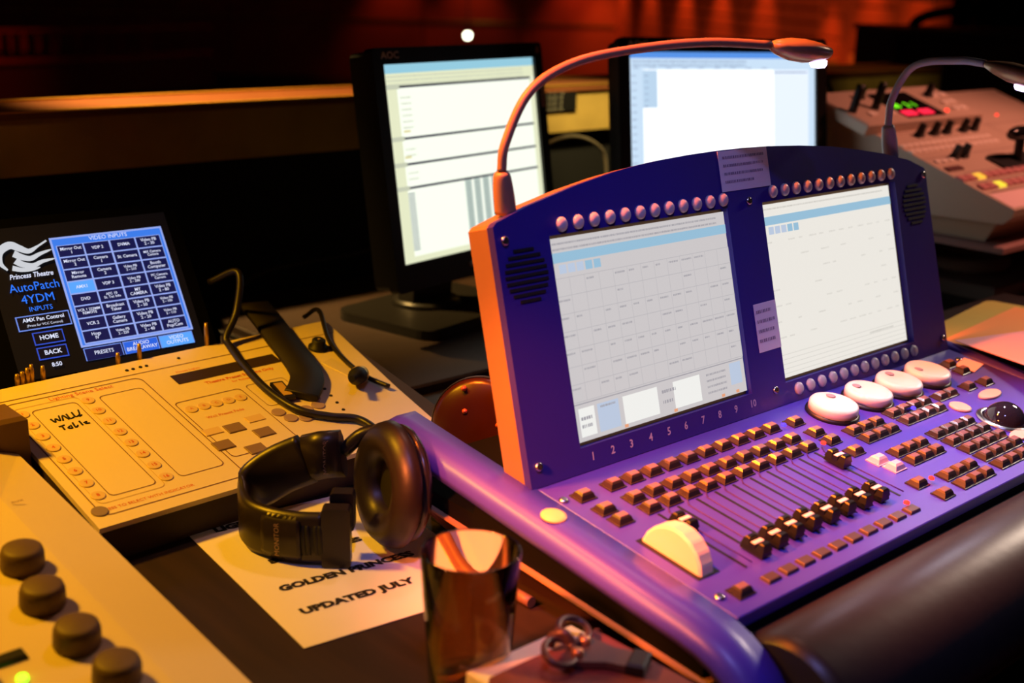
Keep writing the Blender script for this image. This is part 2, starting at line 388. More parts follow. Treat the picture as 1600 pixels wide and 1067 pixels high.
# wrist rest
wp = []
for i in range(25): wp.append((-0.268+0.062*cos(R(40+i*9)), 0.038+0.062*sin(R(40+i*9))))
wr_path = []
for x, k in ((X0+.006, .90), (X0+.010, .96), (X0+.018, 1.0), (X1-.018, 1.0), (X1-.010, .96), (X1-.006, .90)):
    wr_path.append((x, k))
rest = MB(); cy, cz = -0.268, 0.038
secn = len(wp); vs = []; fs = []
for x, k in wr_path: vs += [(x, cy+(a-cy)*k, cz+(b-cz)*k) for a, b in wp]
for i in range(len(wr_path)-1):
    for q in range(secn): fs.append((i*secn+q, i*secn+(q+1) % secn, (i+1)*secn+(q+1) % secn, (i+1)*secn+q))
rest.add(vs, fs, 0, None, True); rest.add(vs[:secn], [tuple(range(secn))]); rest.add(vs[-secn:], [tuple(range(secn))])
rest.build('wrist_rest', LEATHER, cs)

# --- screen housing
arcpts = [(0.637, -0.0265), (0.6335, 0.194), (0.631, 0.198), (0.599, 0.210), (0.546, 0.2215), (0.495, 0.2295), (0.445, 0.2365), (0.385, 0.2415), (0.329, 0.2445), (0.285, 0.2455), (0.244, 0.2455), (0.20, 0.2445), (0.157, 0.2425), (0.125, 0.240), (0.093, 0.2365), (0.041, 0.2285), (-0.017, 0.217), (-0.060, 0.2055), (-0.0645, 0.202), (-0.065, -0.0265)]
W_, H_ = 0.2458, 0.1843
G2 = 0.3077
def hole(x0, x1, y0, y1): return [(x0, y0), (x1, y0), (x1, y1), (x0, y1)]
fpnl = MB().prism(arcpts, -0.008, 0.0, [hole(-.001, W_+.003, -.004, H_+.003), hole(G2-.001, G2+W_+.010, -.004, H_+.003)]).build('screen_bezel', DBLUE, cs, FP)
MB().prism([(x*0.998+.0006, y if y < 0 else y-.001) for x, y in arcpts], -0.034, -0.0082).build('screen_housing', BEIGE, cs, FP)
for x, y in ((-54, 189), (-54, -8), (284, 191), (287, -8), (626, 190), (627, -11)):
    m = MB().lathe([(0.0042, 0), (0.0042, 0.0018), (0.003, 0.003)], 12).lathe([(0.0016, 0.0031), (0.0016, 0.0032)], 6, mi=1)
    m.build('screw', [STEEL, INK], fpnl, FP @ T(x/1000, y/1000, 0))
SOFT = MB().lathe([(0.0068, 0), (0.0066, 0.002), (0.0052, 0.0036), (0.0025, 0.0044), (0, 0.0045)], 16).mesh('soft_button', mat('soft_button_grey', (205, 196, 200), 0.3))
for (xa, xb, yy) in ((15, 243, 196), (326, 555, 197), (327, 558, -14)):
    for i in range(12): link('soft_button', SOFT, fpnl, FP @ T((xa+(xb-xa)*i/11)/1000, yy/1000, 0.0) @ Matrix.Scale(1, 4))
for gx in (-34, 600):
    g = MB()
    for i in range(9):
        yy = (i-4)*0.0055; wd = math.sqrt(max(0, 0.025**2-yy*yy)); g.box(-wd, wd, yy-.0014, yy+.0014, -0.0005, 0.0009)
    g.build('speaker_grille', mat('grille_slot_black', (12, 10, 16), 0.7), fpnl, FP @ T(gx/1000, .157, 0))
dg = MB()
for i, x in enumerate((13, 39, 64, 91, 117, 142, 168, 194, 220, 248)): text_into(dg, str(i+1), 0.0105, x/1000, -0.0145, 0.0003, bold=0.02)
dg.build('printed_numbers', mat('pale_lilac_print', (190, 180, 205), 0.7), fpnl, FP)

# --- console displays
def E_(n, c, s=1.0): return mat(n, c, emit=s)
SCL = E_('screen_light_grey', (204, 199, 200)); SCR = E_('screen_warm_white', (236, 232, 224))
LNG = E_('screen_line_grey', (188, 184, 187)); LBL = E_('screen_pale_blue', (150, 190, 215)); TXD = E_('screen_text_grey', (160, 157, 164)); BTN = E_('screen_button_blue', (186, 200, 222)); ORG = E_('screen_orange', (232, 160, 120)); WHT = E_('screen_white', (240, 240, 236))
def scribble(mb, x, y, w, h, mi, rnd):
    """row of tiny marks, unreadable print"""
    t = x
    while t < x+w:
        k = rnd.uniform(.3, .9)*h; mb.quad(t, min(t+k, x+w), y, y+h, 0.0006, mi); t += k+rnd.uniform(.15, .5)*h
def display(x0, base, left):
    d = MB().box(0, W_, 0, H_, -0.004, 0).build('display', base, cs, FP @ T(x0, 0, -0.0035))
    g = MB(); rd = random.Random(3 if left else 5)
    g.quad(0, W_, H_-.022, H_-.013, 0.0004, 1)
    for r_ in range(2 if left else 1): scribble(g, .003, H_-.006-.005*r_, W_*.93, .0018, 2, rd)
    for i, c in enumerate((2, 3, 1, 1, 1)): g.quad(.008+.011*i, .017+.011*i, H_-.032, H_-.024, 0.0004, 3 if i < 3 else 1)
    nx, ny = 13, 7; ytop, ybot = H_-.036, .036 if left else .03
    for i in range(nx+1):
        if left: g.quad(i*W_/nx-.0003, i*W_/nx+.0003, ybot, ytop, 0.0003, 0)
    for k in range(ny+1): g.quad(0, W_, ytop-(ytop-ybot)*k/ny-.00035, ytop-(ytop-ybot)*k/ny+.00035, 0.0003, 0) if left else None
    for k in range(ny):
        for i in range(nx):
            if rd.random() < .6:
                yy = ytop-(ytop-ybot)*(k+.3)/ny
                scribble(g, i*W_/nx+.002, yy, rd.uniform(.006, .015), .0017, 0 if not left else 2, rd)
    if left:
        g.quad(0, W_, .0335, .0345, .0004, 2); g.quad(.006, .026, .004, .03, .0004, 5); g.quad(.030, .058, .004, .030, .0004, 3)
        scribble(g, .008, .019, .014, .003, 2, rd); scribble(g, .008, .012, .014, .003, 2, rd); scribble(g, .034, .026, .02, .002, 2, rd)
        g.quad(.064, .112, .004, .030, .0004, 5); scribble(g, .118, .022, .02, .003, 2, rd); scribble(g, .118, .012, .014, .003, 2, rd)
        g.quad(.135, .175, .004, .030, .0004, 5)
        for k in range(4): scribble(g, .185, .026-.006*k, .03, .002, 2, rd)
        g.quad(.222, .240, .010, .032, .0004, 3)
        for xx in (.062, .132, .205, .228): g.quad(xx, xx+.005, .001, .004, .0005, 4)
    else:
        for k in range(5): g.quad(0, W_, .004+.005*k, .0046+.005*k, .0003, 0)
        scribble(g, .17, .02, .05, .002, 2, rd)
    g.build('screen_image', [LNG if left else E_('screen_line_cream', (214, 210, 202)), LBL, TXD if left else E_('screen_text_warm', (204, 200, 192)), BTN, ORG, WHT], d, FP @ T(x0, 0, -0.0035))
    return d
display(0.0, SCL, True); display(G2, SCR, False)

# --- key deck furniture
def keymesh(wx, wy, h=0.0065):
    m = MB().box(-wx/2-.0012, wx/2+.0012, -wy/2-.0012, wy/2+.0012, 0, 0.0012)
    m.box(-wx/2, wx/2, -wy/2, wy/2, 0.001, h, top=0.0018, bev=0.0014)
    m.box(-wx/2+.0034, wx/2-.0034, -wy/2+.0034, wy/2-.0034, h-.0002, h+.0005, mi=1, bev=.0004)
    return m
KM = keymesh(.0175, .0135).mesh('key', [KEYM, mat('key_legend_lens', (130, 104, 106), 0.2)])
KW = keymesh(.0175, .0135).mesh('key', [mat('pink_white_key', (226, 196, 206), 0.3)]*2)
FK = MB().box(-.0082, .0082, -.0052, .0052, 0, .003, top=.0006, bev=.0006).mesh('flat_key', FLATK)
def key(x, s, m=KM, nm='key', h=0): return link(nm, m, deck, dk(x, s, h))
for s in (31, 57, 76): key(-33, s)
for i in range(10):
    x = 5+25.5*i
    key(x, 30); key(x, 56); key(x, 75)
    key(8+23.3*i, 202, FK, 'flat_key')
key(-29, 201)
for x, s in ((271, 33), (271, 59), (271, 78), (272, 105), (270, 177), (274, 202)): key(x, s)
key(277, 129, KW); key(280, 146, KW)
for x0, s0, nx, ny in ((312, 77, 3, 2), (391, 74, 4, 2), (312, 129, 3, 2), (390, 127, 4, 5), (313, 183, 3, 2), (485, 76, 2, 1)):
    for i in range(nx):
        for k in range(ny): key(x0+20.5*i, s0+18*k)
for x, s in ((586, 29), (584, 48), (545, 77), (579, 80)): key(x, s)
# faders
SLOT = MB().box(-.0014, .0014, -.048, .048, 0, .0004).mesh('fader_slot', mat('slot_black', (14, 12, 20), 0.6))
LINE = MB().tube([(.001, .051, .0002), (-.004, .045, .0002), (-.0055, .036, .0002), (-.0055, -.045, .0002)], .0007, 4, steps=4).mesh('printed_line', mat('purple_print', (58, 30, 120), 0.6))
cap = MB(); cap.box(-.0068, .0068, -.0115, .0115, .002, .006, top=.0008); cap.box(-.0068, .0068, -.0115, -.003, .006, .013, top=.0016, bev=.001); cap.box(-.0068, .0068, .003, .0115, .006, .013, top=.0016, bev=.001)
cap.box(-.0066, .0066, -.003, .003, .006, .0105, mi=0); cap.box(-.0016, .0016, -.002, .002, 0, .003)
CAPM_ = cap.mesh('fader_cap', mat('fader_black', (18, 17, 17), 0.3))
STRP = MB().box(-.0062, .0062, -.0022, .0022, 0, .0008, bev=.0003).mesh('cap_stripe', mat('fader_cream', (232, 218, 206), 0.5))
fs_ = [113, 170, 168, 166, 166, 167, 167, 168, 169, 111]
for i in range(10):
    x = 4+25.5*i
    link('fader_slot', SLOT, deck, dk(x, 133, 0.0001)); link('printed_line', LINE, deck, dk(x+16, 133, 0.0001))
    link('fader_cap', CAPM_, deck, dk(x, fs_[i], 0)); link('cap_stripe', STRP, deck, dk(x, fs_[i], .0104))
# encoder wheels
wh = MB().lathe([(0.026, 0.0), (0.026, 0.008), (0.0245, 0.0105), (0.021, 0.0115), (0.012, 0.0105), (0.004, 0.010), (0, 0.010)], 32)
wh.lathe([(0.0052, 0.0106), (0.0038, 0.0109), (0, 0.0103)], 14, mi=1, mx=T(0.012, 0.008, 0.0006))
WHM = wh.mesh('encoder_wheel', [WHITEK, mat('wheel_dimple', (150, 140, 160), 0.4)])
SK = MB().lathe([(0.0285, 0), (0.0285, 0.003), (0.026, 0.004)], 32, capt=False).mesh('wheel_collar', BLACKP)
for x, a in ((330, .3), (396, 1.4), (457, .9), (518, 2.2)):
    link('encoder_wheel', WHM, deck, dk(x, 39, .003) @ RZ(a)); link('wheel_collar', SK, deck, dk(x, 39, 0))
# thumb wheel
tw = MB(); n = 80; vs = []
for xx, rr in ((-.0085, .030), (-.007, .0325), (.007, .0325), (.0085, .030)):
    for i in range(n): 
        a = 2*pi*i/n; r2 = rr*(1-(.008 if i % 4 < 2 and rr > .031 else 0)); vs.append((xx, r2*cos(a), r2*sin(a)))
fs = [(k*n+i, k*n+(i+1) % n, (k+1)*n+(i+1) % n, (k+1)*n+i) for k in range(3) for i in range(n)] + [tuple(range(n)), tuple(range(3*n, 4*n))]
tw.add(vs, fs); tw.build('thumb_wheel', mat('ivory_wheel', (238, 214, 186), 0.45), deck, dk(-33, 139, -.0055))
MB().box(-.013, .013, -.034, .034, 0, .0005).build('wheel_slot', mat('slot_black', (14, 12, 20)), deck, dk(-33, 139, .0))
# trackball and its buttons, screws, rail button, indicator lights
MB().lathe([(0.030, 0), (0.030, .002), (0.026, .004), (.024, .003)], 32, capt=False).build('trackball_ring', STEEL, deck, dk(498, 147))
MB().lathe([(0.023*cos(R(a)), 0.023*sin(R(a))-.002) for a in range(0, 91, 10)], 32).build('trackball', mat('trackball_glass', (40, 34, 44), 0.05, coat=1.0), deck, dk(498, 147))
PB = mat('peach_button', (222, 178, 160), 0.4)
MB().lathe([(.012, 0), (.012, .002), (.010, .003)], 24).build('round_button', PB, deck, dk(482, 103))
for x, s in ((550, 102), (479, 176)): MB().lathe([(.021, 0), (.021, .002), (.019, .003)], 28, sy=.42).build('oval_button', PB, deck, dk(x, s))
for x, s in ((-57, 27), (-54, 197), (612, 26)): MB().lathe([(.0045, 0), (.0045, .0012), (.003, .0026)], 12).build('screw', STEEL, deck, dk(x+4, s))
MB().lathe([(.0115, 0), (.0110, .0016), (.008, .0024), (0, .0026)], 24).build('amber_cap', mat('pale_amber_cap', (250, 205, 140), 0.4), cs, dk(-79, 42, .0004))
for x, s, m in ((247, 82, GLOWRED), (281, 182, GLOWRED), (214, 196, GLOWRED), (240, 36, GLOWBLUE), (410, 82, GLOWBLUE)):
    MB().lathe([(.0028, 0), (.0026, .002), (0, .0034)], 10).build('indicator_light', m, deck, dk(x+(4 if m is GLOWRED else 8), s, .0042))

# --- goosenecks
def gooseneck(name, label, pts, d, neckc, power, target, lx=.072):
    root = thing(name, label, 'lamp', T(*pts[0]), 'gooseneck lamps on the lighting console')
    p0 = Vector(pts[0]); p1 = Vector(pts[1])
    MB().tube([p0, p0.lerp(p1, .5), p0.lerp(p1, .9), p1], lambda t: .0095-.0045*t**2, 14).build('connector', neckc, root)
    MB().tube(pts[1:], .0042, 12, steps=8).build('flexible_neck', neckc, root)
    e = Vector(pts[-1]); dr = (Vector(d)).normalized(); up = Vector((0, 0, 1)); sd = dr.cross(up).normalized(); up = sd.cross(dr)
    mx = M4(e, dr, -sd, up)
    sh = MB(); prof = [(0, .0045), (.012, .010), (.028, .0145), (.048, .0155), (.066, .013), (.080, .009), (.088, .003)]
    n = 16; vs = []
    for x, r in prof:
        for k in range(n):
            a = 2*pi*k/n; zz = sin(a)*r*(.62 if sin(a) > 0 else .85); vs.append((x, cos(a)*r*1.15, zz - .05*x))
    fs = [(i*n+k, i*n+(k+1) % n, (i+1)*n+(k+1) % n, (i+1)*n+k) for i in range(len(prof)-1) for k in range(n)] + [tuple(range(n)), tuple(range((len(prof)-1)*n, len(prof)*n))]
    sh.add(vs, fs, 0, None, True); hd = sh.build('lamp_head', mat('lamp_head_bronze', (196, 158, 122), 0.3, 0.3), root, mx)
    MB().lathe([(.0, -.004), (.006, -.003), (.0075, 0), (.0075, .004)], 16, sx=1.3).build('led_lens', mat('led_violet_white', (215, 190, 255), emit=7), hd, mx @ T(lx, 0, -.0165))
    lp = mx @ Vector((lx, 0, -.024))
    s = spot('lamp_light', lp, target, power, (.86, .80, 1.0), 84, .8, .012)
    s.parent = root; s.matrix_parent_inverse = WM[root.name].inverted()
    return root
NECKO = mat('neck_rubber', (156, 118, 96), 0.45)
gooseneck('gooseneck_lamp', 'gooseneck lamp sweeping from the left corner of the console over the screens',
    [(-.034, .070, .362), (-.040, .070, .398), (-.036, .070, .423), (-.010, .069, .465), (.038, .062, .489), (.110, .046, .501), (.175, .026, .506), (.238, .004, .504)], (.105, -.010, -.004), NECKO, 5.0, (.34, -.27, .10))
gooseneck('gooseneck_lamp', 'shorter grey-blue gooseneck lamp bending forward at the right corner of the console',
    [(.585, .070, .366), (.571, .070, .404), (.571, .068, .436), (.574, .046, .474), (.575, -.008, .483), (.572, -.040, .482)], (.02, -.085, -.014), mat('neck_grey_blue', (176, 186, 206), 0.4), 4.5, (.48, -.32, .10), .046)

# --- notes stuck on the console
def note(name, label, x0, x1, y0, y1, rot, lines, seed):
    cx, cy = (x0+x1)/2, (y0+y1)/2
    mx = FP @ T(cx, cy, 0.0003) @ RZ(rot)
    o = MB().box(-(x1-x0)/2, (x1-x0)/2, -(y1-y0)/2, (y1-y0)/2, 0, .0003).build(name, mat('lilac_note', (240, 226, 240), 0.8), None, mx, label=label, cat='note')
    g = MB(); rd = random.Random(seed); hh = (y1-y0)/(lines+1)
    for i in range(lines): scribble(g, -(x1-x0)*.42, (y1-y0)/2-hh*(i+1), (x1-x0)*rd.uniform(.5, .85), hh*.32, 0, rd)
    g.build('handwriting', mat('pen_grey', (150, 134, 158), 0.8), o, mx)
note('paper_note', 'wide pale note taped at the top middle of the blue screen bezel', .244, .325, .2035, .2445, 0, 4, 2)
note('paper_note', 'narrow pale note stuck between the two console screens', .269, .3065, .0345, .085, .01, 4, 9)

# ------------------------------------------------------------------ monitors
def monitor(label, c, yaw, tilt, img, dz):
    Wm, Hm = .338, .270
    ex = Vector((cos(yaw), sin(yaw), 0)); nf = Vector((sin(yaw), -cos(yaw), 0)); ey = cos(tilt)*Vector((0, 0, 1))-sin(tilt)*nf
    F = M4(c, ex, ey, ex.cross(ey))
    foot = Vector(c) - nf*.085; foot.z = dz
    root = thing('computer_monitor', label, 'monitor', T(*foot), 'black flat-panel monitors behind the console')
    x, yt, yb = Wm/2+.020, Hm/2+.022, -Hm/2-.038
    bz = MB().prism(rrect(-x, x, yb, yt, .008), -.012, .004, [hole(-Wm/2, Wm/2, -Hm/2, Hm/2)]).build('bezel', MONP, root, F)
    MB().prism(rrect(-x+.003, x-.003, yb+.003, yt-.003, .010), -.042, -.0122).build('back_shell', MONP, root, F)
    MB().box(-.12, .12, -.10, .08, -.066, -.042).build('rear_hump', MONP, root, F)
    sc = MB().box(-Wm/2, Wm/2, -Hm/2, Hm/2, -.006, -.001).build('screen', img[0], root, F)
    g = MB(); mats = img[1](g, Wm, Hm); g.build('screen_image', mats, sc, F @ T(-Wm/2, -Hm/2, -.0008))
    lg = MB(); text_into(lg, 'AOC', .013, -Wm/2-.004, yt-.0105, .0043, align='LEFT', bold=.02, sx=1.25)
    lg.build('logo', mat('logo_grey', (200, 190, 180), 0.4), bz, F)
    MB().lathe([(.006, 0), (.006, .0012)], 16).build('badge', mat('badge_bronze', (120, 84, 70), 0.4), bz, F @ T(x-.012, yt-.011, .004))
    for i in range(5): MB().lathe([(.004, 0), (.004, .0012), (.0025, .002)], 12).build('button', mat('silver_button', (190, 184, 178), 0.3, .6), bz, F @ T(-.03+.024*i, yb+.018, .004))
    hinge = F @ Vector((0, -.05, -.06))
    nk = MB(); a = Vector((hinge.x, hinge.y, hinge.z)); fb = Vector((foot.x, foot.y, dz+.02))
    nk.sweep([(fb, ex, -nf), (fb.lerp(a, .5)-nf*.012, ex, -nf), (a, ex, -nf)], [(-.045, -.012), (.045, -.012), (.045, .018), (-.045, .018)], smooth=False)
    nk.build('stand_neck', MONP, root)
    FB = M4((foot.x, foot.y, dz), ex, Vector((-nf.x, -nf.y, 0)), (0, 0, 1))
    MB().prism(rrect(-.13, .13, -.125, .075, .03, 6), 0, .014).lathe([(.055, .014), (.05, .022), (.03, .024)], 24).build('stand_base', MONP, root, FB)
    return root, F
def img1(g, W, H):
    rd = random.Random(4); g.quad(0, W, H*.955, H, 0, 0); g.quad(0, W, H*.89, H*.955, 0, 1)
    for k in range(3): scribble(g, .006, H*(.935-.02*k), W*.9, .0022, 5, rd)
    for v in (.112, .37, .50, .62): g.quad(W*.02, W*.97, H*(1-v)-.0016, H*(1-v)+.0016, .0003, 2); g.quad(0, W*.09, H*(1-v)-.003, H*(1-v)+.003, .0004, 5)
    g.quad(0, W*.075, .004, H*.885, 0.0001, 1); g.quad(W*.965, W, .004, H*.885, 0.0001, 1); g.quad(0, W, 0, H*.03, .0002, 1)
    for i in range(4):
        g.quad(W*(.44+.06*i), W*(.485+.06*i), H*.10, H*.375, .0002, 4)
        for k in range(26): g.quad(W*(.445+.06*i), W*(.478+.06*i), H*(.105+.0102*k), H*(.110+.0102*k), .0003, 3)
    for k in range(24): g.quad(W*.075, W*.115, H*(.06+.0125*k), H*(.067+.0125*k), .0003, 3)
    for yv in (.83, .80, .77, .74, .71, .68, .57, .54, .45, .42): scribble(g, W*.09, H*yv, W*.06, .002, 5, rd)
    g.quad(W*.09, W*.13, H*.66, H*.67, .0004, 6); g.quad(W*.08, W*.12, H*.53, H*.54, .0004, 6)
    return [E_('screen_title_blue', (150, 205, 225)), E_('screen_pale_cream', (232, 236, 200)), E_('screen_rule_dark', (40, 44, 60)), E_('screen_cell_grey', (150, 165, 160)), E_('screen_column_grey', (196, 210, 200)), E_('screen_text_olive', (200, 205, 180)), E_('screen_gold', (225, 215, 150))]
def img2(g, W, H):
    rd = random.Random(6); g.quad(0, W, H*.965, H, 0, 0); g.quad(0, W, H*.90, H*.965, 0, 1)
    for k in range(2): scribble(g, .006, H*(.94-.022*k), W*.6, .003, 3, rd)
    for i in range(9): scribble(g, W*(.02+.085*i), H*.905, W*.03, .0022, 3, rd)
    g.quad(0, W*.07, 0, H*.90, 0, 1); g.quad(W*.07, W*.145, H*.68, H*.895, 0, 2); g.quad(W*.77, W*.965, 0, H*.90, 0, 4)
    g.quad(W*.965, W, 0, H*.9, 0, 1); g.quad(W*.77, W*.955, H*.880, H*.888, .0003, 3)
    for k in range(20): scribble(g, W*.012, H*(.86-.042*k), W*.025, .0022, 3, rd)
    for k in range(6): scribble(g, W*.078, H*(.86-.035*k), W*.02, .0022, 3, rd)
    for k in range(5): g.quad(W*.09, W*.2, H*(.6-.06*k), H*(.6-.06*k)+.0008, .0002, 4)
    return [E_('screen_xp_blue', (90, 150, 235), 1.0), E_('screen_ice_blue', (205, 228, 250), 1.0), E_('screen_cell_blue', (190, 216, 240), 1.0), E_('screen_text_blue', (150, 170, 200), 1.0), E_('screen_soft_blue', (228, 238, 252), 1.1)]
def slab(label, x0, x1, y0, y1):
    return MB().box(x0, x1, y0, y1, 0.0475, 0.060, bev=.003).build('desk_riser', mat('brown_riser', (50, 33, 25), 0.6, var=0.3, scale=10, stretch=(1, 8, 1)), None, label=label, cat='shelf')
slab('low brown wooden riser under the two monitors', .135, 1.085, .455, .985)
m1, F1 = monitor('black monitor showing a yellowish spreadsheet, behind the left end of the blue console', (.42642, .65465, .31017), .18141, .149, (E_('screen_m1_white', (250, 254, 240), 1.05), img1), .0605)
m2, F2 = monitor('black monitor with bright bluish-white spreadsheet, angled toward the viewer behind the console', (.86338, .51554+.02, .32146), -.38909, .17, (E_('screen_m2_white', (252, 254, 255), 1.25), img2), .0605)
MB().box(-.005, .005, -.024, .024, 0, .0006).build('label_sticker', mat('sticker_grey', (170, 150, 145), 0.7), m1, F1 @ T(.338/2+.0125, .082, .0042))

# ------------------------------------------------------------------ touch panel (far left)
c = Vector((-.09919, .70, .18324)); ya = -.03535; tt = .58986
ex = Vector((cos(ya), sin(ya), 0)); nf = Vector((sin(ya), -cos(ya), 0)); ey = cos(tt)*Vector((0, 0, 1))-sin(tt)*nf
FT = M4(c, ex, ey, ex.cross(ey))
tp = thing('touch_panel', 'tilted black touch panel with a glowing blue button grid', 'touch screen', T(-.12, .72, 0))
MB().prism(rrect(-.166, .098, -.128, .102, .010), -.030, -.0005).build('housing', mat('panel_matt_black', (4, 4, 4), .8, spec=.05), tp, FT)
MB().prism([(-.05, 0), (-.05, .10), (.06, .16), (.12, 0)], -.20, .03).build('stand', mat('panel_matt_black', (10, 10, 11)), tp, M4((0, .745, 0.0), (0, 1, 0), (0, 0, 1), (1, 0, 0)))
ts = MB().quad(-.150, .082, -.100, .090).build('screen', E_('screen_off_black', (6, 6, 9)), tp, FT @ T(0, 0, -.0003))
g = MB(); Zt = .0003
g.quad(-.072, .072, -.072, .071, Zt, 0)                       # bright frame
g.quad(-.0695, .0695, -.0695, .0685, Zt*2, 1)                 # blue field
g.quad(-.0665, .0665, -.0690, .0600, Zt*2.5, 0)
tx = MB()
colx = [(-.0655, -.0345), (-.0325, -.0015), (.0010, .0320), (.0340, .0655)]
names = [['Mirror Out\n1', 'Mirror Out\n2', 'Mirror\nRemote', 'AMX1', 'DVD', 'VCR 1 223MM\nREMOTE', 'VCR 2', 'Hogs\nIV'],
    ['VDP 2', 'Camera\n1', 'Camera\n2', 'VDP 3', 'AFC 10\nSt. Tec Info', 'Broadcast\nTaker', 'Gallery\nCamera', 'Video PB\n2 - 220'],
    ['DVMA', 'St. Camera', 'Video PB\n2 - 210', 'Video PB\n2 - 200', 'MY\nCAMERA', 'Video PB\n2 - 50', 'Video PB\n2 - 20', 'Video PB\n2 - 40'],
    ['Video PB\n2 - 30', 'MX Camera\nCamera', 'Booth\nComputer', 'PC Camera\nCamera', 'Video PB\n2 - 80', 'Video PB\n2 - 100', 'Video PB\n2 - 110', 'AUTO\nPop/Cam']]
NAVY = E_('screen_navy', (16, 22, 74)); HIL = E_('screen_highlight_blue', (86, 160, 245), 1.1)
cell = {}
for ci, (xa, xb) in enumerate(colx):
    for ri in range(8):
        yt = .0590-.0160*ri; yb = yt-.0142; hi = (ci == 0 and ri == 3)
        mm = MB().quad(xa, xb, yb, yt, Zt*4).build('screen_button', HIL if hi else NAVY, ts, FT)
        s = names[ci][ri]; text_into(tx, s, .0056 if len(s) < 16 else .0046, (xa+xb)/2, (yt+yb)/2, Zt*6, 0, bold=.015)
text_into(tx, 'VIDEO INPUTS', .0075, 0, .0645, Zt*6, 0)
SY = E_('screen_bright_blue', (40, 120, 255), 1.1)
text_into(tx, 'Princess Theatre', .0088, -.105, .0265, Zt*6, 0, shear=.25, bold=.02, sx=.86)
text_into(tx, 'AutoPatch', .0150, -.105, .0120, Zt*6, 1, sx=.93)
text_into(tx, '4YDM', .0150, -.105, -.0035, Zt*6, 1)
text_into(tx, 'INPUTS', .0085, -.105, -.0160, Zt*6, 1)
for nm, (xa, xb, yb, yt), ln in (('AMX Pan Control', (-.137, -.074, -.041, -.0225), 2), ('HOME', (-.1235, -.0875, -.0605, -.0445), 1), ('BACK', (-.1235, -.0880, -.0790, -.0635), 1)):
    f = MB().quad(xa, xb, yb, yt, Zt*2, 0).quad(xa+.0014, xb-.0014, yb+.0014, yt-.0014, Zt*3, 1)
    f.build('screen_button', [E_('screen_edge_blue', (50, 80, 200)) if ln == 1 else E_('screen_edge_light', (110, 140, 230)), E_('screen_off_black2', (8, 8, 20))], ts, FT)
    text_into(tx, nm, .0078 if ln == 1 else .0066, (xa+xb)/2, (yt+yb)/2+(.003 if ln == 2 else 0), Zt*6, 0, bold=.02)
    if ln == 2: text_into(tx, '(Press for VCC Control)', .0042, (xa+xb)/2, (yt+yb)/2-.004, Zt*6, 0)
text_into(tx, '8:50', .0070, -.1055, -.0870, Zt*6, 0, bold=.02)
for nm, xa, xb, m, mi in (('PRESETS', -.0705, -.0235, 'n', 0), ('AUDIO\nBREAKAWAY', -.0220, .0225, 'b', 0), ('VIDEO\nOUTPUTS', .0240, .0690, 'h', 0)):
    f = MB().quad(xa, xb, -.0895, -.0735, Zt*2, 0).quad(xa+.0012, xb-.0012, -.0895, -.0747, Zt*3, 1)
    f.build('screen_tab', [E_('screen_edge_light', (110, 140, 230)), {'n': NAVY, 'b': E_('screen_mid_blue', (40, 100, 225)), 'h': HIL}[m]], ts, FT)
    text_into(tx, nm, .0066, (xa+xb)/2, -.0815, Zt*6, 0, bold=.01)
# wave emblem
lg = MB()
def wave(pts, wd):
    P = smooth_path([Vector((*p, 0)) for p in pts], 5); n = len(P); vs = []; fs = []
    for i, p in enumerate(P):
        t = (P[min(i+1, n-1)]-P[max(i-1, 0)]).normalized(); nn = Vector((-t.y, t.x, 0)); k = wd(i/(n-1)); vs += [p+nn*k+Vector((0, 0, Zt*6)), p-nn*k+Vector((0, 0, Zt*6))]
    for i in range(n-1): fs.append((2*i, 2*i+2, 2*i+3, 2*i+1))
    lg.add(vs, fs)
tap = lambda a: (lambda t: a*(1-t)**.6+.0004)
wave([(-.130, .036), (-.136, .046), (-.133, .060), (-.120, .067), (-.110, .062), (-.100, .057), (-.088, .062), (-.076, .068)], lambda t: .0046*(sin(pi*min(1, t*1.15))*.8+.25))
wave([(-.118, .056), (-.110, .0505), (-.100, .0475), (-.088, .052), (-.073, .056)], tap(.0042))
wave([(-.118, .047), (-.112, .0415), (-.100, .038), (-.088, .042), (-.072, .044)], tap(.0042))
wave([(-.124, .038), (-.114, .0345), (-.102, .0335), (-.092, .035)], tap(.0030))
lg.build('emblem', E_('screen_silver', (205, 208, 214)), ts, FT)
g.build('grid_field', [E_('screen_grid_light', (150, 170, 240)), E_('screen_field_blue', (60, 125, 235))], ts, FT)
tx.build('screen_lettering', [E_('screen_text_white', (225, 230, 255)), SY], ts, FT)

# ------------------------------------------------------------------ preset control unit (amber-lit, cream)
YA = R(2.0)
FA = T(-.300, .346, .040) @ RZ(YA) @ RX(R(13))
au = thing('preset_control_unit', 'cream sloping preset control unit with numbered round buttons, under the headphones', 'control panel', T(-.06, .48, 0) @ RZ(YA))
AW, AD = .492, .285
CREAM2 = mat('cream_overlay', (236, 218, 196), 0.42, var=0.03, scale=15)
BF = T(-.300, .346, 0) @ RZ(YA)
SID = BF @ M4((0, 0, 0), (0, 1, 0), (0, 0, 1), (1, 0, 0))
MB().prism([(0.004, .0005), (0.004, .040-.006), (AD*cos(R(13)), .040+AD*sin(R(13))-.006), (AD*cos(R(13)), .0005)], .004, AW-.02).build('body', mat('unit_body_shaded', (62, 46, 36), 0.6), au, SID)  # body colour darkened to carry the shade on the unit's front face
fpoly = [(0, 0), (AW-.055, 0), (AW-.045, .10), (AW-.020, .285), (AW-.024, .292), (0.004, AD)]
fp = MB().prism(fpoly, -.006, 0).build('faceplate', CREAM2, au, FA)
PRL = mat('plum_print', (120, 82, 84), 0.7); PRR = mat('red_print', (214, 96, 48), 0.7); PRG = mat('grey_violet_print', (142, 122, 128), 0.7); PRD = mat('dark_strip', (52, 36, 34), 0.6); PRF = mat('faint_print', (206, 176, 140), 0.7)
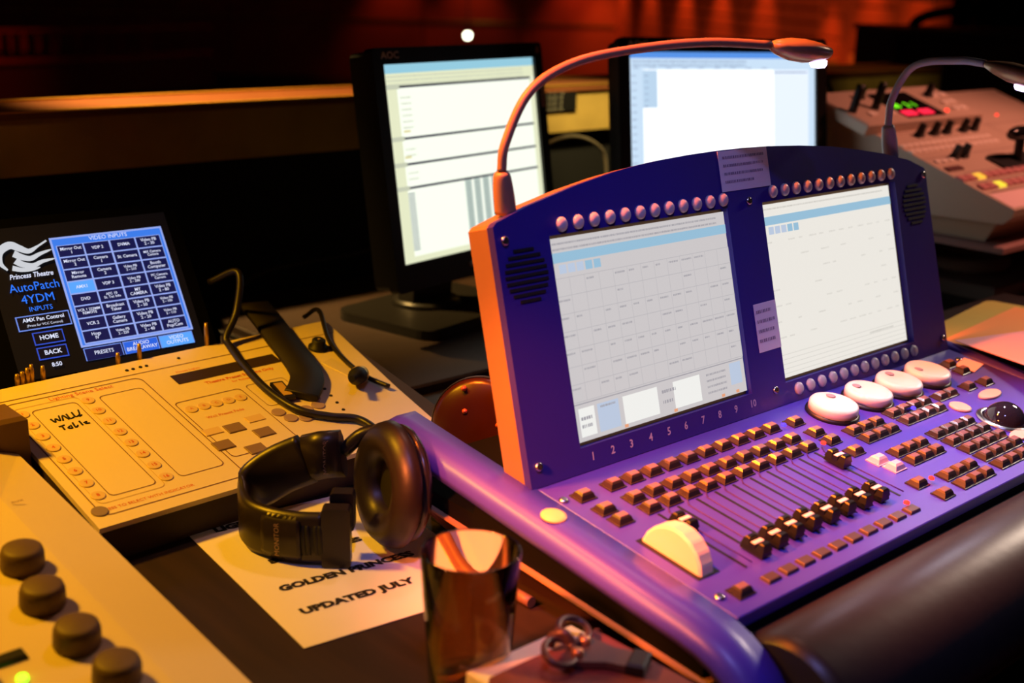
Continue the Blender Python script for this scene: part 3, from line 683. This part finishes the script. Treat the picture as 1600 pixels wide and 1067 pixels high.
pr_ = MB(); zz = .0004
outline(pr_, rrect(.012, .176, .016, .250, .010), .0012, zz, 0)
outline(pr_, rrect(.018, .092, .036, .238, .007), .0007, zz, 4); outline(pr_, rrect(.034, .086, .044, .228, .006), .0009, zz, 0)
outline(pr_, rrect(.112, .166, .044, .228, .006), .0009, zz, 0)
outline(pr_, rrect(.180, .268, .052, .180, .006), .0011, zz, 0); outline(pr_, rrect(.276, .330, .128, .182, .005), .0007, zz, 0)
pr_.quad(.0, AW-.03, .2575, .2587, zz, 0)
pr_.quad(.208, .352, .216, .238, zz, 3)
text_into(pr_, 'Lighting Scene Select', .0095, .100, .243, zz, 1, sx=.95)
text_into(pr_, 'PRESS TO SELECT WITH INDICATOR', .0062, .066, .0255, zz, 1)
text_into(pr_, 'House Lights', .0060, .235, .243, zz, 1); text_into(pr_, 'Theatre Preset Systems Only', .0080, .285, .206, zz, 1, bold=.02); text_into(pr_, 'for Rehearsal', .0062, .285, .197, zz, 1)
text_into(pr_, 'Wall Preset Fade', .0070, .222, .136, zz, 1); text_into(pr_, 'Master', .0070, .300, .136, zz, 1, bold=.02)
pr_.build('overlay_print', [PRL, PRR, PRG, PRD, PRF], fp, FA)
hw = MB()
def stroke(pts, r=.0010): hw.tube([(x, y, .0003) for x, y in pts], r, 5, steps=4)
bx_, by_ = .046, .196
for pts in ([(0, .008), (.002, 0), (.005, .007), (.008, .001), (.011, .011)], [(.011, 0), (.015, .010), (.018, 0)], [(.020, .011), (.020, .001), (.025, .002)], [(.027, .012), (.027, .002), (.033, .005), (.036, .014)],
    [(.001, -.010), (.008, -.009)], [(.0045, -.010), (.004, -.018)], [(.012, -.013), (.009, -.016), (.013, -.018), (.014, -.012)], [(.018, -.008), (.017, -.018), (.021, -.015)], [(.026, -.008), (.026, -.017)], [(.029, -.013), (.033, -.012), (.030, -.015), (.035, -.016)], [(.031, .001), (.035, .003)]):
    stroke([(bx_+x*.95, by_+y) for x, y in pts])
hw.build('handwriting', INK, fp, FA)
RB = MB().lathe([(.0076, 0), (.0076, .0008), (.0066, .0012)], 20).mesh('round_button', mat('button_cream', (226, 196, 158), 0.45))
nums = MB()
for i in range(8):
    for xx, off in ((.024, 1), (.099, 9)):
        yy = .2245-.0248*i; link('round_button', RB, fp, FA @ T(xx, yy, 0)); text_into(nums, str(i+off), .0068, xx, yy, .0015, 0, bold=.02)
for i in range(5): link('round_button', RB, fp, FA @ T(.192+.0162*i, .160, 0)); text_into(nums, 'ABCDE'[i], .006, .192+.0162*i, .160, .0015, 0)
nums.build('button_numbers', PRR, fp, FA)
MB().lathe([(.0085, 0), (.0085, .001), (.0075, .0015)], 20).build('round_button', PRG, fp, FA @ T(.013, .0255, 0))
DKB = MB().box(-.011, .011, -.0085, .0085, 0, .0016, bev=.0006).mesh('square_button', mat('taupe_button', (138, 112, 96), 0.5))
for x, y in ((.214, .104), (.184, .078), (.239, .082), (.212, .056)): link('square_button', DKB, fp, FA @ T(x, y, 0))
LTB = MB().box(-.011, .011, -.0065, .0065, 0, .0012, bev=.0005).mesh('square_button', mat('button_cream', (226, 196, 158)))
for x, y in ((.188, .108), (.246, .112)): link('square_button', LTB, fp, FA @ T(x, y, 0))
LIL = MB().lathe([(.0085, 0), (.0085, .001), (.0075, .0016)], 18).mesh('round_button', mat('lilac_button', (168, 142, 150), 0.5))
for x, y in ((.278, .112), (.284, .095), (.300, .088), (.312, .104), (.330, .106), (.335, .122)): link('round_button', LIL, fp, FA @ T(x, y, 0))
MB().lathe([(.013, 0), (.013, .003), (.0095, .004), (.009, .012), (.0075, .0135)], 24).lathe([(.0025, .0136), (0, .015)], 8, mi=1).build('rotary_knob', [RUBBER, mat('brass_dot', (240, 210, 120), 0.3, .6)], fp, FA @ T(.416, .228, 0))
for x, y in ((.361, .136), (.358, .119), (.355, .102), (.352, .085), (.170, .270), (.178, .270), (.188, .271), (.196, .271), (.240, .273)): MB().lathe([(.0022, 0), (.002, .001)], 10).build('screw', INK, fp, FA @ T(x, y, 0))
MB().box(-.010, .010, -.026, .026, 0, .0012, bev=.0005).build('blank_plate', mat('plate_cream', (222, 206, 184), 0.5), fp, FA @ T(.412, .170, 0) @ RZ(.25))
for i, (x, h) in enumerate(((.048, .016), (.054, .018), (.060, .021), (.065, .024), (.078, .020), (.170, .018), (.198, .024), (.290, .034))):
    MB().lathe([(.0028, 0), (.0028, h*.7), (.002, h)], 10).build('rear_plug', mat('brass_plug', (190, 150, 90), 0.35, .6), au, BF @ T(x, AD*cos(R(13))+.006, .040+AD*sin(R(13))-.004))

# ------------------------------------------------------------------ cream mixer, bottom left
XM = -.320
mxr = thing('sound_mixer', 'cream sound mixer with dark round knobs in the lower left corner', 'mixer', T(-.52, .2, 0))
def mz(y): return .070+(y-.301)*.1115
xs = [-.78, -.376, XM]; ys = [-.13, .385, .488]
vs = []; 
for y in ys:
    for j, x in enumerate(xs): vs.append((x, y, mz(y) + (-.012 if j == 2 else 0) + (.008 if y == ys[2] and j < 2 else 0)))
fs = [(k*3+j, k*3+j+1, (k+1)*3+j+1, (k+1)*3+j) for k in range(2) for j in range(2)]
o = len(vs); vs += [(x, y, .0006) for y in ys for x in xs]
fs += [(0, 1, o+1, o), (1, 2, o+2, o+1), (2, 5, o+5, o+2), (5, 8, o+8, o+5), (8, 7, o+7, o+8), (7, 6, o+6, o+7), (6, 3, o+3, o+6), (3, 0, o, o+3), (o, o+2, o+8, o+6)]
mb_ = MB().add(vs, fs).build('body', mat('mixer_cream', (218, 200, 172), 0.5, var=0.03, scale=20), mxr)
MB().box(-.78, -.306, .490, .545, .0006, .116, bev=.004).build('rear_bridge', mat('bridge_shaded', (110, 82, 60), 0.5), mxr)  # brown stands for the shade on the lip's unlit front
FMX = T(0, .301, .070) @ RX(math.atan(.1115))
KNB = MB().lathe([(.0175, 0), (.0185, .002), (.018, .014), (.0165, .0185), (.013, .020), (0, .0205)], 28).mesh('knob', mat('brown_knob', (92, 72, 62), 0.55))
for x, y in ((-.405, .262), (-.4135, .200), (-.4135, .135), (-.4085, .077), (-.4085, .018)):
    link('knob', KNB, mxr, FMX @ T(x, (y-.301)*1.006, 0))
    for dx in (-.075, -.15, -.225): link('knob', KNB, mxr, FMX @ T(x+dx-.01, (y-.301)*1.006, 0))
bm_ = MB().box(-.012, .012, -.007, .007, 0, .004, top=.001, bev=.001).mesh('push_button', BLACKP)
for y in (.143, .083, .02): link('push_button', bm_, mxr, FMX @ T(-.462, (y-.301), 0))
MB().lathe([(.0045, 0), (.004, .003), (0, .005)], 12).build('green_led', mat('green_led', (150, 255, 40), emit=3.0), mxr, FMX @ T(-.464, .115-.301, 0))
sm = MB(); text_into(sm, 'aux', .008, -.366, .372-.301, .0008); sm.build('print', PRL, mxr, FMX)

# ------------------------------------------------------------------ printed sheet on the desk
FS = T(-.235, .092, .0006) @ RZ(R(-7))
sh = MB().box(0, .216, 0, .279, 0, .0006).build('printed_sheet', PAPER, None, FS, label='white printed sheet reading GOLDEN PRINCESS UPDATED JULY, lying under the headphones', cat='paper')
for ln, sz, lx_, ly_, sx_ in (('LIGHTING', .016, .066, .262, 1.1), ('BOOK OF CUES', .013, .094, .165, 1.1), ('GOLDEN PRINCESS', .0150, .100, .108, 1.12), ('UPDATED JULY', .0150, .084, .058, 1.15)):
    tx = MB(); text_into(tx, ln, sz, lx_, ly_, .001, bold=.06, sx=sx_); tx.build('lettering_line', INK, sh, FS)

# ------------------------------------------------------------------ headphones
hp = thing('headphones', 'black headphones lying on the printed sheet with one padded cup upright', 'headphones', T(-.10, .26, .001))
HPM = mat('headphone_black', (38, 30, 28), 0.35, var=0.1); PAD = mat('ear_pad_vinyl', (32, 23, 20), 0.42, var=0.2, scale=40, bump=.3)
band = [(-.133, .212, .030), (-.150, .231, .029), (-.165, .258, .029), (-.171, .288, .030), (-.160, .315, .034), (-.142, .328, .045), (-.118, .316, .064), (-.098, .292, .080)]
bp = smooth_path([Vector(p) for p in band], 6)
def ribbon(path, hw_, th, name, m, parent, zoff=0):
    P = []; n = len(path)
    for i, p in enumerate(path):
        t = (path[min(i+1, n-1)]-path[max(i-1, 0)]).normalized(); sd = t.cross(Vector((0, 0, 1))).normalized(); up = sd.cross(t)
        P.append((p+Vector((0, 0, zoff)), sd, up))
    sec = [(-th, -hw_+th), (-th*.4, -hw_), (th*.4, -hw_), (th, -hw_+th), (th, hw_-th), (th*.4, hw_), (-th*.4, hw_), (-th, hw_-th)]
    return MB().sweep(P, sec).build(name, m, parent)
ribbon(bp, .0265, .0065, 'headband', HPM, hp)
i0 = 8; ribbon(bp[5:14], .0245, .0095, 'slider_sleeve', HPM, hp)
ribbon(bp[0:6], .019, .0075, 'ribbed_hinge', RUBBER, hp)
for q in range(5):
    if q != 2: ribbon(bp[q:q+2], .0205, .0088, 'hinge_rib', RUBBER, hp)
ribbon([bp[-1], Vector((-.088, .280, .085)), Vector((-.074, .264, .088))], .0245, .010, 'slider_sleeve', HPM, hp)
def text_on(txt, loc, nx, size, parent, m):
    nrm = Vector(nx).normalized(); x = Vector((0, 0, 1)).cross(nrm).normalized(); y = nrm.cross(x)
    t = MB(); text_into(t, txt, size, 0, 0, 0); t.build('side_print', m, parent, M4(loc, x, y, nrm) @ RZ(pi/2))
HG = mat('print_tan', (170, 140, 110), 0.6)
text_on('MONITOR', (-.1705, .238, .030), (-.85, -.53, 0), .0075, hp, HG)
text_on('MONITOR', (-.0915, .2690, .086), (-.6, -.8, 0), .008, hp, HG)
MB().prism(rrect(-.014, .014, -.032, .030, .004), -.008, .008).build('hinge_block', HPM, hp, M4((-.124, .204, .0335), Vector((.75, -.66, 0)), (0, 0, 1), Vector((-.66, -.75, 0))))
MB().prism(rrect(-.012, .012, -.020, .020, .004), -.008, .008).build('hinge_block', HPM, hp, M4((-.108, .216, .052), Vector((.75, -.66, 0)), (0, 0, 1), Vector((-.66, -.75, 0))))
nrm = Vector((-.955, .20, .10)).normalized()
FC = M4((-.062, .198, .0725), Vector((0, 0, 1)).cross(nrm).normalized(), nrm.cross(Vector((0, 0, 1)).cross(nrm).normalized()), nrm)
MB().lathe([(.024, .000), (.025, .008), (.031, .015), (.042, .019), (.054, .017), (.062, .008), (.064, -.001), (.058, -.006)], 40, capb=False, capt=False).build('ear_pad', PAD, hp, FC)
MB().lathe([(.026, .001), (.0, .001)], 30, capb=False).build('ear_cloth', mat('ear_cloth_black', (16, 13, 12), 0.9, var=.3, scale=300), hp, FC)
MB().lathe([(.057, -.006), (.060, -.010), (.059, -.014), (.053, -.019), (.036, -.022), (.012, -.0225), (0, -.0225)], 36, capb=True).build('ear_shell', mat('ear_shell_gloss', (34, 28, 30), 0.25), hp, FC)
MB().tube([(-.074, .264, .090), (-.058, .252, .108), (-.040, .236, .112), (-.032, .222, .104)], .0075, 10).build('yoke', HPM, hp)
CAB = mat('black_cable', (30, 26, 24), 0.4)
CABR = mat('brown_cable', (120, 82, 62), 0.45)

def cable(name, label, pts, r, m=None, cat='cable', mxx=None, group=None):
    return MB().tube([(mxx @ Vector(p)) if mxx else p for p in pts], r, 10, steps=8).build(name, m or CAB, None, label=label, cat=cat, group=group)
cable('headphone_cable', 'brownish cable running from the headphone cup behind the glass', [(-.020, .196, .040), (.004, .190, .012), (.012, .180, .006), (-.02, .14, .006), (-.065, .095, .006), (-.06, .03, .006)], .0045, CABR)
cable('power_cable', 'second brown cable beside the console base behind the glass', [(.03, .30, .010), (.040, .25, .008), (.045, .205, .007), (.020, .16, .007), (-.03, .115, .0065), (-.035, .02, .0065)], .0055, CABR)
cable('signal_cable', 'thick black cable looping over the cream control unit to the headphones', [(.330, .360, .050), (.352, .330, .074), (.335, .300, .036), (.312, .283, .012), (.308, .269, .0065), (.296, .210, .0055), (.290, .150, .0055), (.297, .100, .0055), (.322, .072, .0055), (.348, .052, .006), (.352, .020, .006), (.350, -.008, .000), (.348, -.014, -.02)], .0048, CAB, mxx=FA)
cable('thin_cable', 'thin black cable hanging over the right edge of the cream control unit', [(.478, .345, -.02), (.470, .305, .010), (.438, .235, .0036), (.424, .175, .0036), (.424, .132, .0040), (.432, .10, .006)], .0032, CAB, mxx=FA)
# flat black strap with its tag
stp = thing('flat_strap', 'wide flat black strap with a yellow tag draped over the cream control unit', 'strap', FA @ T(.35, .2, .002))
P = smooth_path([Vector(p) for p in ((.402, .360, .006), (.392, .310, .006), (.378, .255, .006), (.366, .200, .006), (.354, .165, .006), (.336, .142, .006), (.318, .126, .006))], 5); S = []
for i, p in enumerate(P):
    t = (P[min(i+1, len(P)-1)]-P[max(i-1, 0)]).normalized(); S.append((p, Vector((0, 0, 1)).cross(t).normalized(), Vector((0, 0, 1))))
MB().sweep(S, [(-.020, -.0035), (.020, -.0035), (.021, 0), (.020, .0035), (-.020, .0035), (-.021, 0)], mx=None).build('webbing', mat('strap_black', (28, 22, 20), 0.6, var=.2, scale=200), stp, FA)
tg = MB().box(-.008, .008, -.019, .019, 0, .0045).build('tag', mat('tag_black', (24, 20, 16), .5), stp, FA @ T(.306, .146, .003) @ RZ(-.15))
MB().box(-.0055, .0055, -.015, .015, 0, .0006).build('tag_print', mat('tag_yellow', (196, 158, 60), .6), tg, FA @ T(.306, .146, .0076) @ RZ(-.15))
# jack plug by the console rail
jk = thing('jack_plug', 'dark jack plug with brass ring at the right end of the cream control unit', 'plug', FA @ T(.405, .12, .01))
JM = FA @ T(.404, .128, .013) @ RZ(-.9) @ RX(R(70))
MB().lathe([(.010, -.020), (.011, -.016), (.011, .010), (.008, .016), (.004, .020), (.004, .040)], 18).build('plug_sleeve', RUBBER, jk, JM)
MB().lathe([(.0112, -.012), (.0118, -.010), (.0118, -.006), (.0112, -.004)], 18, capb=False, capt=False).build('brass_ring', mat('brass_dot', (240, 210, 120)), jk, JM)

# ------------------------------------------------------------------ glass
gl = thing('drinking_glass', 'tall amber-tinted drinking glass in the foreground', 'glass', T(-.168, -.047, .0006))
GM = mat('amber_glass', (255, 228, 186), 0.03, trans=1.0, ior=1.45)
prof = [(0.0, .0006), (.030, .0006), (.0325, .003), (.0352, .05), (.0400, .1245), (.0396, .1256), (.0386, .1256), (.0380, .1245), (.0330, .05), (.0302, .014), (.028, .0115), (0, .011)]
MB().lathe(prof, 48, capb=False, capt=False).build('tumbler', GM, gl, T(-.168, -.047, 0))

# ------------------------------------------------------------------ brown pad holder and clip
ph = thing('leather_pad_holder', 'brown leather pad holder with cream paper edges beside the glass', 'folder', T(-.115, -.15, 0))
PHM = M4((-.118, -.155, 0), (cos(R(0)), sin(R(0)), 0), (0, 1, 0), (0, 0, 1)) @ RZ(R(0))
MB().box(-.075, .040, -.105, .082, .0006, .040, bev=.002).build('paper_block', mat('cream_paper', (255, 236, 196), 0.8, var=.05), ph, PHM)
MB().prism(rrect(-.078, .044, -.060, .056, .006), .040, .0455).build('leather_cover', mat('brown_leather', (128, 62, 52), 0.5, var=.2, scale=60, bump=.2), ph, PHM)
MB().box(.041, .044, -.060, .056, .004, .0455).build('cover_spine', mat('brown_leather', (128, 62, 52)), ph, PHM)
cl = thing('metal_clip', 'dark metal strap clip with two ring loops lying on the brown pad holder', 'clip', T(-.108, -.125, .046))
CLM = T(-.114, -.128, .0462) @ RZ(R(28))
CM = mat('clip_gunmetal', (96, 70, 64), 0.35, 0.4)
MB().prism([(-.024, .014), (.024, .014), (.012, -.018), (.012, -.034), (-.012, -.034), (-.012, -.018)], .001, .007).build('clip_plate', CM, cl, CLM)
for sx in (-1, 1):
    MB().tube([(sx*.018+.017*cos(2*pi*i/10), .018+.012*sin(2*pi*i/10), .006+.006*(1+sin(2*pi*i/10))*.8) for i in range(10)], .0028, 8, steps=4, closed=True).build('ring_loop', CM, cl, CLM)
MB().tube([(0, .012, .006), (0, .020, .017), (0, .030, .012), (0, .032, .004)], .0042, 10).build('spring_bar', CM, cl, CLM)
for sx in (-1, 1): MB().lathe([(.005, .007), (.0045, .011), (.002, .0125)], 12).build('rivet', mat('rivet_bright', (220, 160, 110), .3, .7), cl, CLM @ T(sx*.010, .006, 0))
MB().box(-.013, .013, -.048, -.033, .0008, .010, bev=.002).build('end_block', BLACKP, cl, CLM)

# ------------------------------------------------------------------ dark red round case behind the console corner
rc = thing('round_case', 'dark reddish-brown rounded case standing behind the left corner of the blue console', 'case', T(.070, .215, .0475))
nrm = Vector((-.80, -.55, .22)).normalized(); xx = Vector((0, 0, 1)).cross(nrm).normalized(); FR = M4((.064, .210, .1010), xx, nrm.cross(xx), nrm)
RCM = mat('dark_maroon_plastic', (52, 18, 12), 0.3, var=.15)
MB().lathe([(.043, -.028), (.050, -.020), (.0535, -.005), (.052, .004), (.046, .009), (.026, .0115), (0, .012)], 36).build('shell', RCM, rc, FR)
MB().lathe([(.0539, -.007), (.0543, -.004), (.0543, .000), (.0530, .003)], 36, capb=False, capt=False).build('rim', RUBBER, rc, FR)
for x, y in ((-.015, .016), (.022, .005), (-.018, .040), (.0, -.034)): MB().lathe([(.0032, .0080), (.0029, .0125), (.0, .0135)], 10).build('stud', mat('stud_highlight', (190, 84, 50), .3), rc, FR @ T(x, y, 0))  # orange highlights of the screws put into the stud colour

# rear cables
cable('monitor_cable', 'thin dark cable arching behind the desk toward the near monitor', [(.16, .93, .051), (.20, .955, .075), (.26, .965, .10), (.34, .965, .105), (.45, .96, .11), (.62, .94, .145)], .003, CAB)
cable('network_cable', 'thin dark cable curling on the desk left of the near monitor', [(.10, .90, .0505), (.12, .82, .0505), (.105, .77, .0505), (.09, .72, .0505), (.115, .66, .0505)], .003, CAB)
cable('video_cable', 'thin cable arching between the two monitors under the brass ledge', [(.80, .93, .22), (.834, .93, .262), (.906, .93, .279), (.976, .93, .259), (1.006, .93, .215), (1.01, .93, .0640)], .0035, mat('grey_cable', (110, 100, 86), .5))

# ------------------------------------------------------------------ video switcher, right
sw = thing('video_switcher', 'beige video switcher with fader lever and lit keys at the right', 'switcher', T(1.32, .30, .18))
th = R(19.38); FV = M4((1.09, .148, .238), (1, 0, 0), (0, cos(th), sin(th)), (0, -sin(th), cos(th)))
SWB = mat('switcher_beige', (200, 178, 158), 0.5, var=.03, scale=20); SWG = mat('switcher_grey_print', (150, 120, 116), .6)
VS = M4((1.09, 0, 0), (0, 1, 0), (0, 0, 1), (1, 0, 0))
back = FV @ Vector((0, .262, 0)); bk2 = FV @ Vector((0, .395, 0))
MB().prism([(.148, .238), (back.y, back.z), (bk2.y, bk2.z), (bk2.y, .205), (.165, .213), (.150, .226)], -.0, .62).build('top_deck', SWB, sw, VS)
MB().prism([(.178, .2125), (bk2.y-.01, .205), (bk2.y-.03, .1805), (.195, .1805)], .012, .60).build('base', mat('switcher_base_tan', (176, 150, 126), .5), sw, VS)
mdl = MB().box(-.036, .345, .268, .392, .0002, .020, bev=.003).build('rear_module', SWB, sw, FV)
MB().box(.10, .222, .276, .368, .020, .0225).build('display_window', mat('window_black', (24, 20, 20), .2), mdl, FV)
dt = MB(); text_into(dt, '08', .024, .118, .318, .0228, bold=.03); text_into(dt, '2', .022, .155, .318, .0228, bold=.03); text_into(dt, '1', .022, .178, .318, .0228, bold=.03)
dt.build('green_digits', E_('digit_green', (120, 235, 30), 1.6), mdl, FV)
for x in (.118, .172): MB().box(x-.018, x+.018, .281, .297, .0226, .0245).build('red_window', E_('red_window_glow', (255, 36, 66), 1.4), mdl, FV)
def swknob(x, y, h0, tall=.024, par=None, nm='lever_knob'):
    m = MB().box(-.008, .008, -.006, .006, 0, .006); m.box(-.0045, .0045, -.006, .006, .006, tall, top=.001)
    return m.build(nm, BLACKP, par or sw, FV @ T(x, y, h0))
for x, y, t_ in ((-.020, .314, .045), (.054, .318, .045)):
    MB().tube([(0, 0, 0), (.004, .004, t_*.5), (.008, .008, t_)], .007, 10, steps=2).build('joystick', BLACKP, mdl, FV @ T(x, y, .020))
swknob(.065, .360, .020, par=mdl); swknob(.275, .350, .020, par=mdl)
for x, y in ((.295, .348), (.325, .350), (.288, .319), (.312, .320), (.286, .294), (.311, .294), (.02, .30), (.08, .30)): MB().box(-.010, .010, -.006, .006, .020, .023, bev=.0006).build('button', mat('switch_button', (252, 238, 224), .4), mdl, FV @ T(x, y, 0))
MB().lathe([(.0035, .020), (.003, .023)], 10).build('red_led', GLOWRED, mdl, FV @ T(.246, .289, 0))
dl = MB(); dl.quad(0, .62, .1735, .1750, .0004, 0); dl.quad(0, .62, .2600, .2612, .0004, 0); dl.quad(.360, .3615, .175, .262, .0004, 0); dl.quad(.02, .26, .086, .0885, .0004, 0); dl.quad(.02, .26, .053, .0555, .0004, 0); dl.quad(.04, .26, .118, .1195, .0004, 0)
dl.build('panel_lines', SWG, sw, FV)
for x in (.100, .149, .190, .248, .286): swknob(x, .254-.008, 0)
for x in (.086, .116): swknob(x, .165, 0)
sb = MB().box(-.0075, .0075, -.0045, .0045, 0, .003, bev=.0006).mesh('button', mat('switch_button', (236, 214, 196)))
for i in range(16): link('button', sb, sw, FV @ T(.012+.0185*i, .219, 0)); link('button', sb, sw, FV @ T(.004+.0185*i+.004, .199, 0))
for i in range(6): link('button', sb, sw, FV @ T(.40+.024*i, .21, 0))
for i in range(3): link('button', sb, sw, FV @ T(.026+.021*i, .160, 0))
MB().box(.012, .058, .128, .140, 0, .003, bev=.0006).build('dark_key_strip', mat('maroon_keys', (96, 52, 52), .5), sw, FV)
pad = MB().box(-.011, .011, -.0075, .0075, 0, .004, bev=.001)
PADM = pad.mesh('cross_key', mat('rose_key', (206, 140, 140), .45)); PADY = pad.mesh('cross_key', E_('key_lit_yellow', (250, 215, 60), 1.2)); PADO = pad.mesh('cross_key', E_('key_lit_orange', (255, 185, 60), 1.2))
for i in range(9):
    link('cross_key', PADO if i == 2 else PADM, sw, FV @ T(.010+.0255*i, .102, 0)); link('cross_key', PADY if i == 2 else PADM, sw, FV @ T(.024+.0255*i, .071, 0))
MB().box(.006, .30, .006, .050, 0, .0006).build('paper_strip', mat('pink_strip_paper', (246, 214, 214), .8), sw, FV)
MB().box(.165, .40, .104, .150, 0, .004).build('fader_bed', BLACKP, sw, FV)
MB().tube([(.236, .128, .003), (.236, .134, .022), (.236, .140, .040)], .008, 12, steps=2).build('fader_lever', BLACKP, sw, FV)
MB().tube([(.200, .143, .044), (.210, .143, .046), (.236, .143, .047), (.262, .143, .046), (.270, .143, .044)], lambda t: .0125*(0.55+.45*sin(pi*t)), 14).build('lever_handle', mat('lever_gloss', (20, 18, 18), .15), sw, FV)
for x, y in ((.43, .235), (.47, .22), (.50, .25), (.45, .29), (.40, .30)): MB().lathe([(.003, 0), (.0, .003)], 8).build('red_led', GLOWRED, sw, FV @ T(x, y, .0002))
MB().tube([FV @ Vector((.02, .393, .012)), (1.2, .62, .40), (1.42, .75, .41), (1.6, .80, .30)], .004, 8).build('antenna_cable', CAB, sw)

# rack the switcher stands on
rk = thing('equipment_rack', 'black open rack under the beige video switcher', 'rack', T(1.45, .35, .047))
MB().box(1.075, 1.95, .15, .62, .170, .180, bev=.002).build('shelf_board', mat('shelf_mauve', (150, 112, 108), .6), rk)
MB().box(1.10, 1.95, .20, .62, .0475, .060).build('shelf_board', BLACKP, rk)
for x, y in ((1.12, .60), (1.93, .60), (1.93, .22)): MB().box(x-.012, x+.012, y-.012, y+.012, .0475, .170).build('leg', BLACKP, rk)
MB().box(1.10, 1.95, .607, .613, .0475, .170).build('rear_panel', WB, rk)
dv = thing('disc_player', 'grey flat player on the lower rack shelf beside the console', 'player', T(1.4, .3, .0605))
MB().box(1.20, 1.60, .215, .50, .0605, .085, bev=.003).build('body', mat('player_grey', (120, 104, 98), .5), dv)
MB().box(1.30, 1.36, .2125, .215, .066, .080).build('front_badge', mat('badge_red', (170, 40, 40), .5), dv)
tr_ = MB().lathe([(.075, 0), (.078, .004), (.078, .018), (.066, .022), (.030, .022), (.028, .010)], 32, capt=True).build('tape_reel', mat('reel_grey', (150, 128, 118), .5), None, T(1.33, .34, .0856), label='round grey tape reel lying on the flat player under the switcher', cat='tape reel')

# small case right of the console and the papers on it
bxr = thing('side_case', 'black equipment case at the right end of the blue console, under loose papers', 'case', T(.86, -.06, .047))
MB().box(.695, 1.02, -.19, .115, .0475, .126, bev=.003).build('shell', BLACKP, bxr)
MB().box(.72, 1.0, -.193, -.19, .06, .11).build('front_panel', RUBBER, bxr)
def sheet(name, label, x, y, z, a, wd, ht, m, r=0.0):
    return MB().prism(rrect(0, wd, -ht, 0, r) if r else hole(0, wd, -ht, 0), 0, .0008).build(name, m, None, T(x, y, z) @ RZ(R(a)), label=label, cat='paper')
sheet('paper_folder', 'yellow-green folder at the bottom of the papers right of the console', .702, .068, .1264, 8, .250, .24, mat('folder_yellow_green', (196, 196, 92), .7, var=.05), .012)
sheet('orange_sheet', 'orange sheet between the green folder and the pink sheet', .690, .030, .1276, 6, .250, .20, mat('orange_paper', (252, 178, 104), .8))
sheet('pink_sheet', 'pink printed sheet on top of the papers right of the console', .664, .000, .1390, -16, .135, .19, mat('pink_paper', (255, 190, 206), .8))
pk = MB().box(-.018, .018, -.012, .012, 0, .0006).build('pink_tab', mat('pink_tab', (246, 190, 176), .8), None, dk(612, 42, .001) @ RZ(.2), label='small pink paper tab stuck on the right corner of the key deck', cat='note')

# dark cabinet at the far right
cb = thing('dark_cabinet', 'tall dark brown cabinet behind the video switcher at the right edge', 'cabinet', T(3.05, .75, -.75))
FCB = T(2.62, 1.30, 0) @ RZ(R(-44))
CBM = mat('cabinet_brown', (92, 64, 54), .6, var=.2, scale=6)
MB().box(0, 1.6, 0, .5, -.75, .438, bev=.004).build('carcass', CBM, cb, FCB)
MB().box(-.01, 1.62, -.012, .51, .438, .450, bev=.003).build('cabinet_top', mat('cabinet_top_tan', (120, 96, 78), .5), cb, FCB)
for i in range(2): 
    d = MB().box(.02+.79*i, .77+.79*i, -.014, -.0005, -.70, .42, bev=.003).build('door', CBM, cb, FCB)
    MB().box(.70-.62*i+.79*i, .72-.62*i+.79*i, -.03, -.014, -.2, -.1).build('handle', STEEL, d, FCB)
ar = [FCB @ Vector((.10+.20*(1-cos(a))/1, .2, .452+.055*sin(a))) for a in [pi*i/8 for i in range(9)]]
MB().tube(ar, .016, 10, steps=3).build('arched_handle', RUBBER, None, label='dark arched handle-like object on top of the dark cabinet', cat='handle')

# ------------------------------------------------------------------ left-hand things scaled down about the camera position, landing on the desk top
for o in list(COL.objects):
    if o.parent is None and o.get('category') and o.name.split('.')[0] in ('touch_panel', 'preset_control_unit', 'sound_mixer', 'printed_sheet', 'headphones', 'headphone_cable', 'power_cable', 'signal_cable', 'thin_cable', 'flat_strap', 'jack_plug', 'drinking_glass', 'leather_pad_holder', 'metal_clip'):
        loc, rot, sca = WM[o.name].decompose()
        o.matrix_local = Matrix.LocRotScale(loc*0.915 + Vector((-0.0638, -0.0612, 0.0470)), rot, sca*0.915)
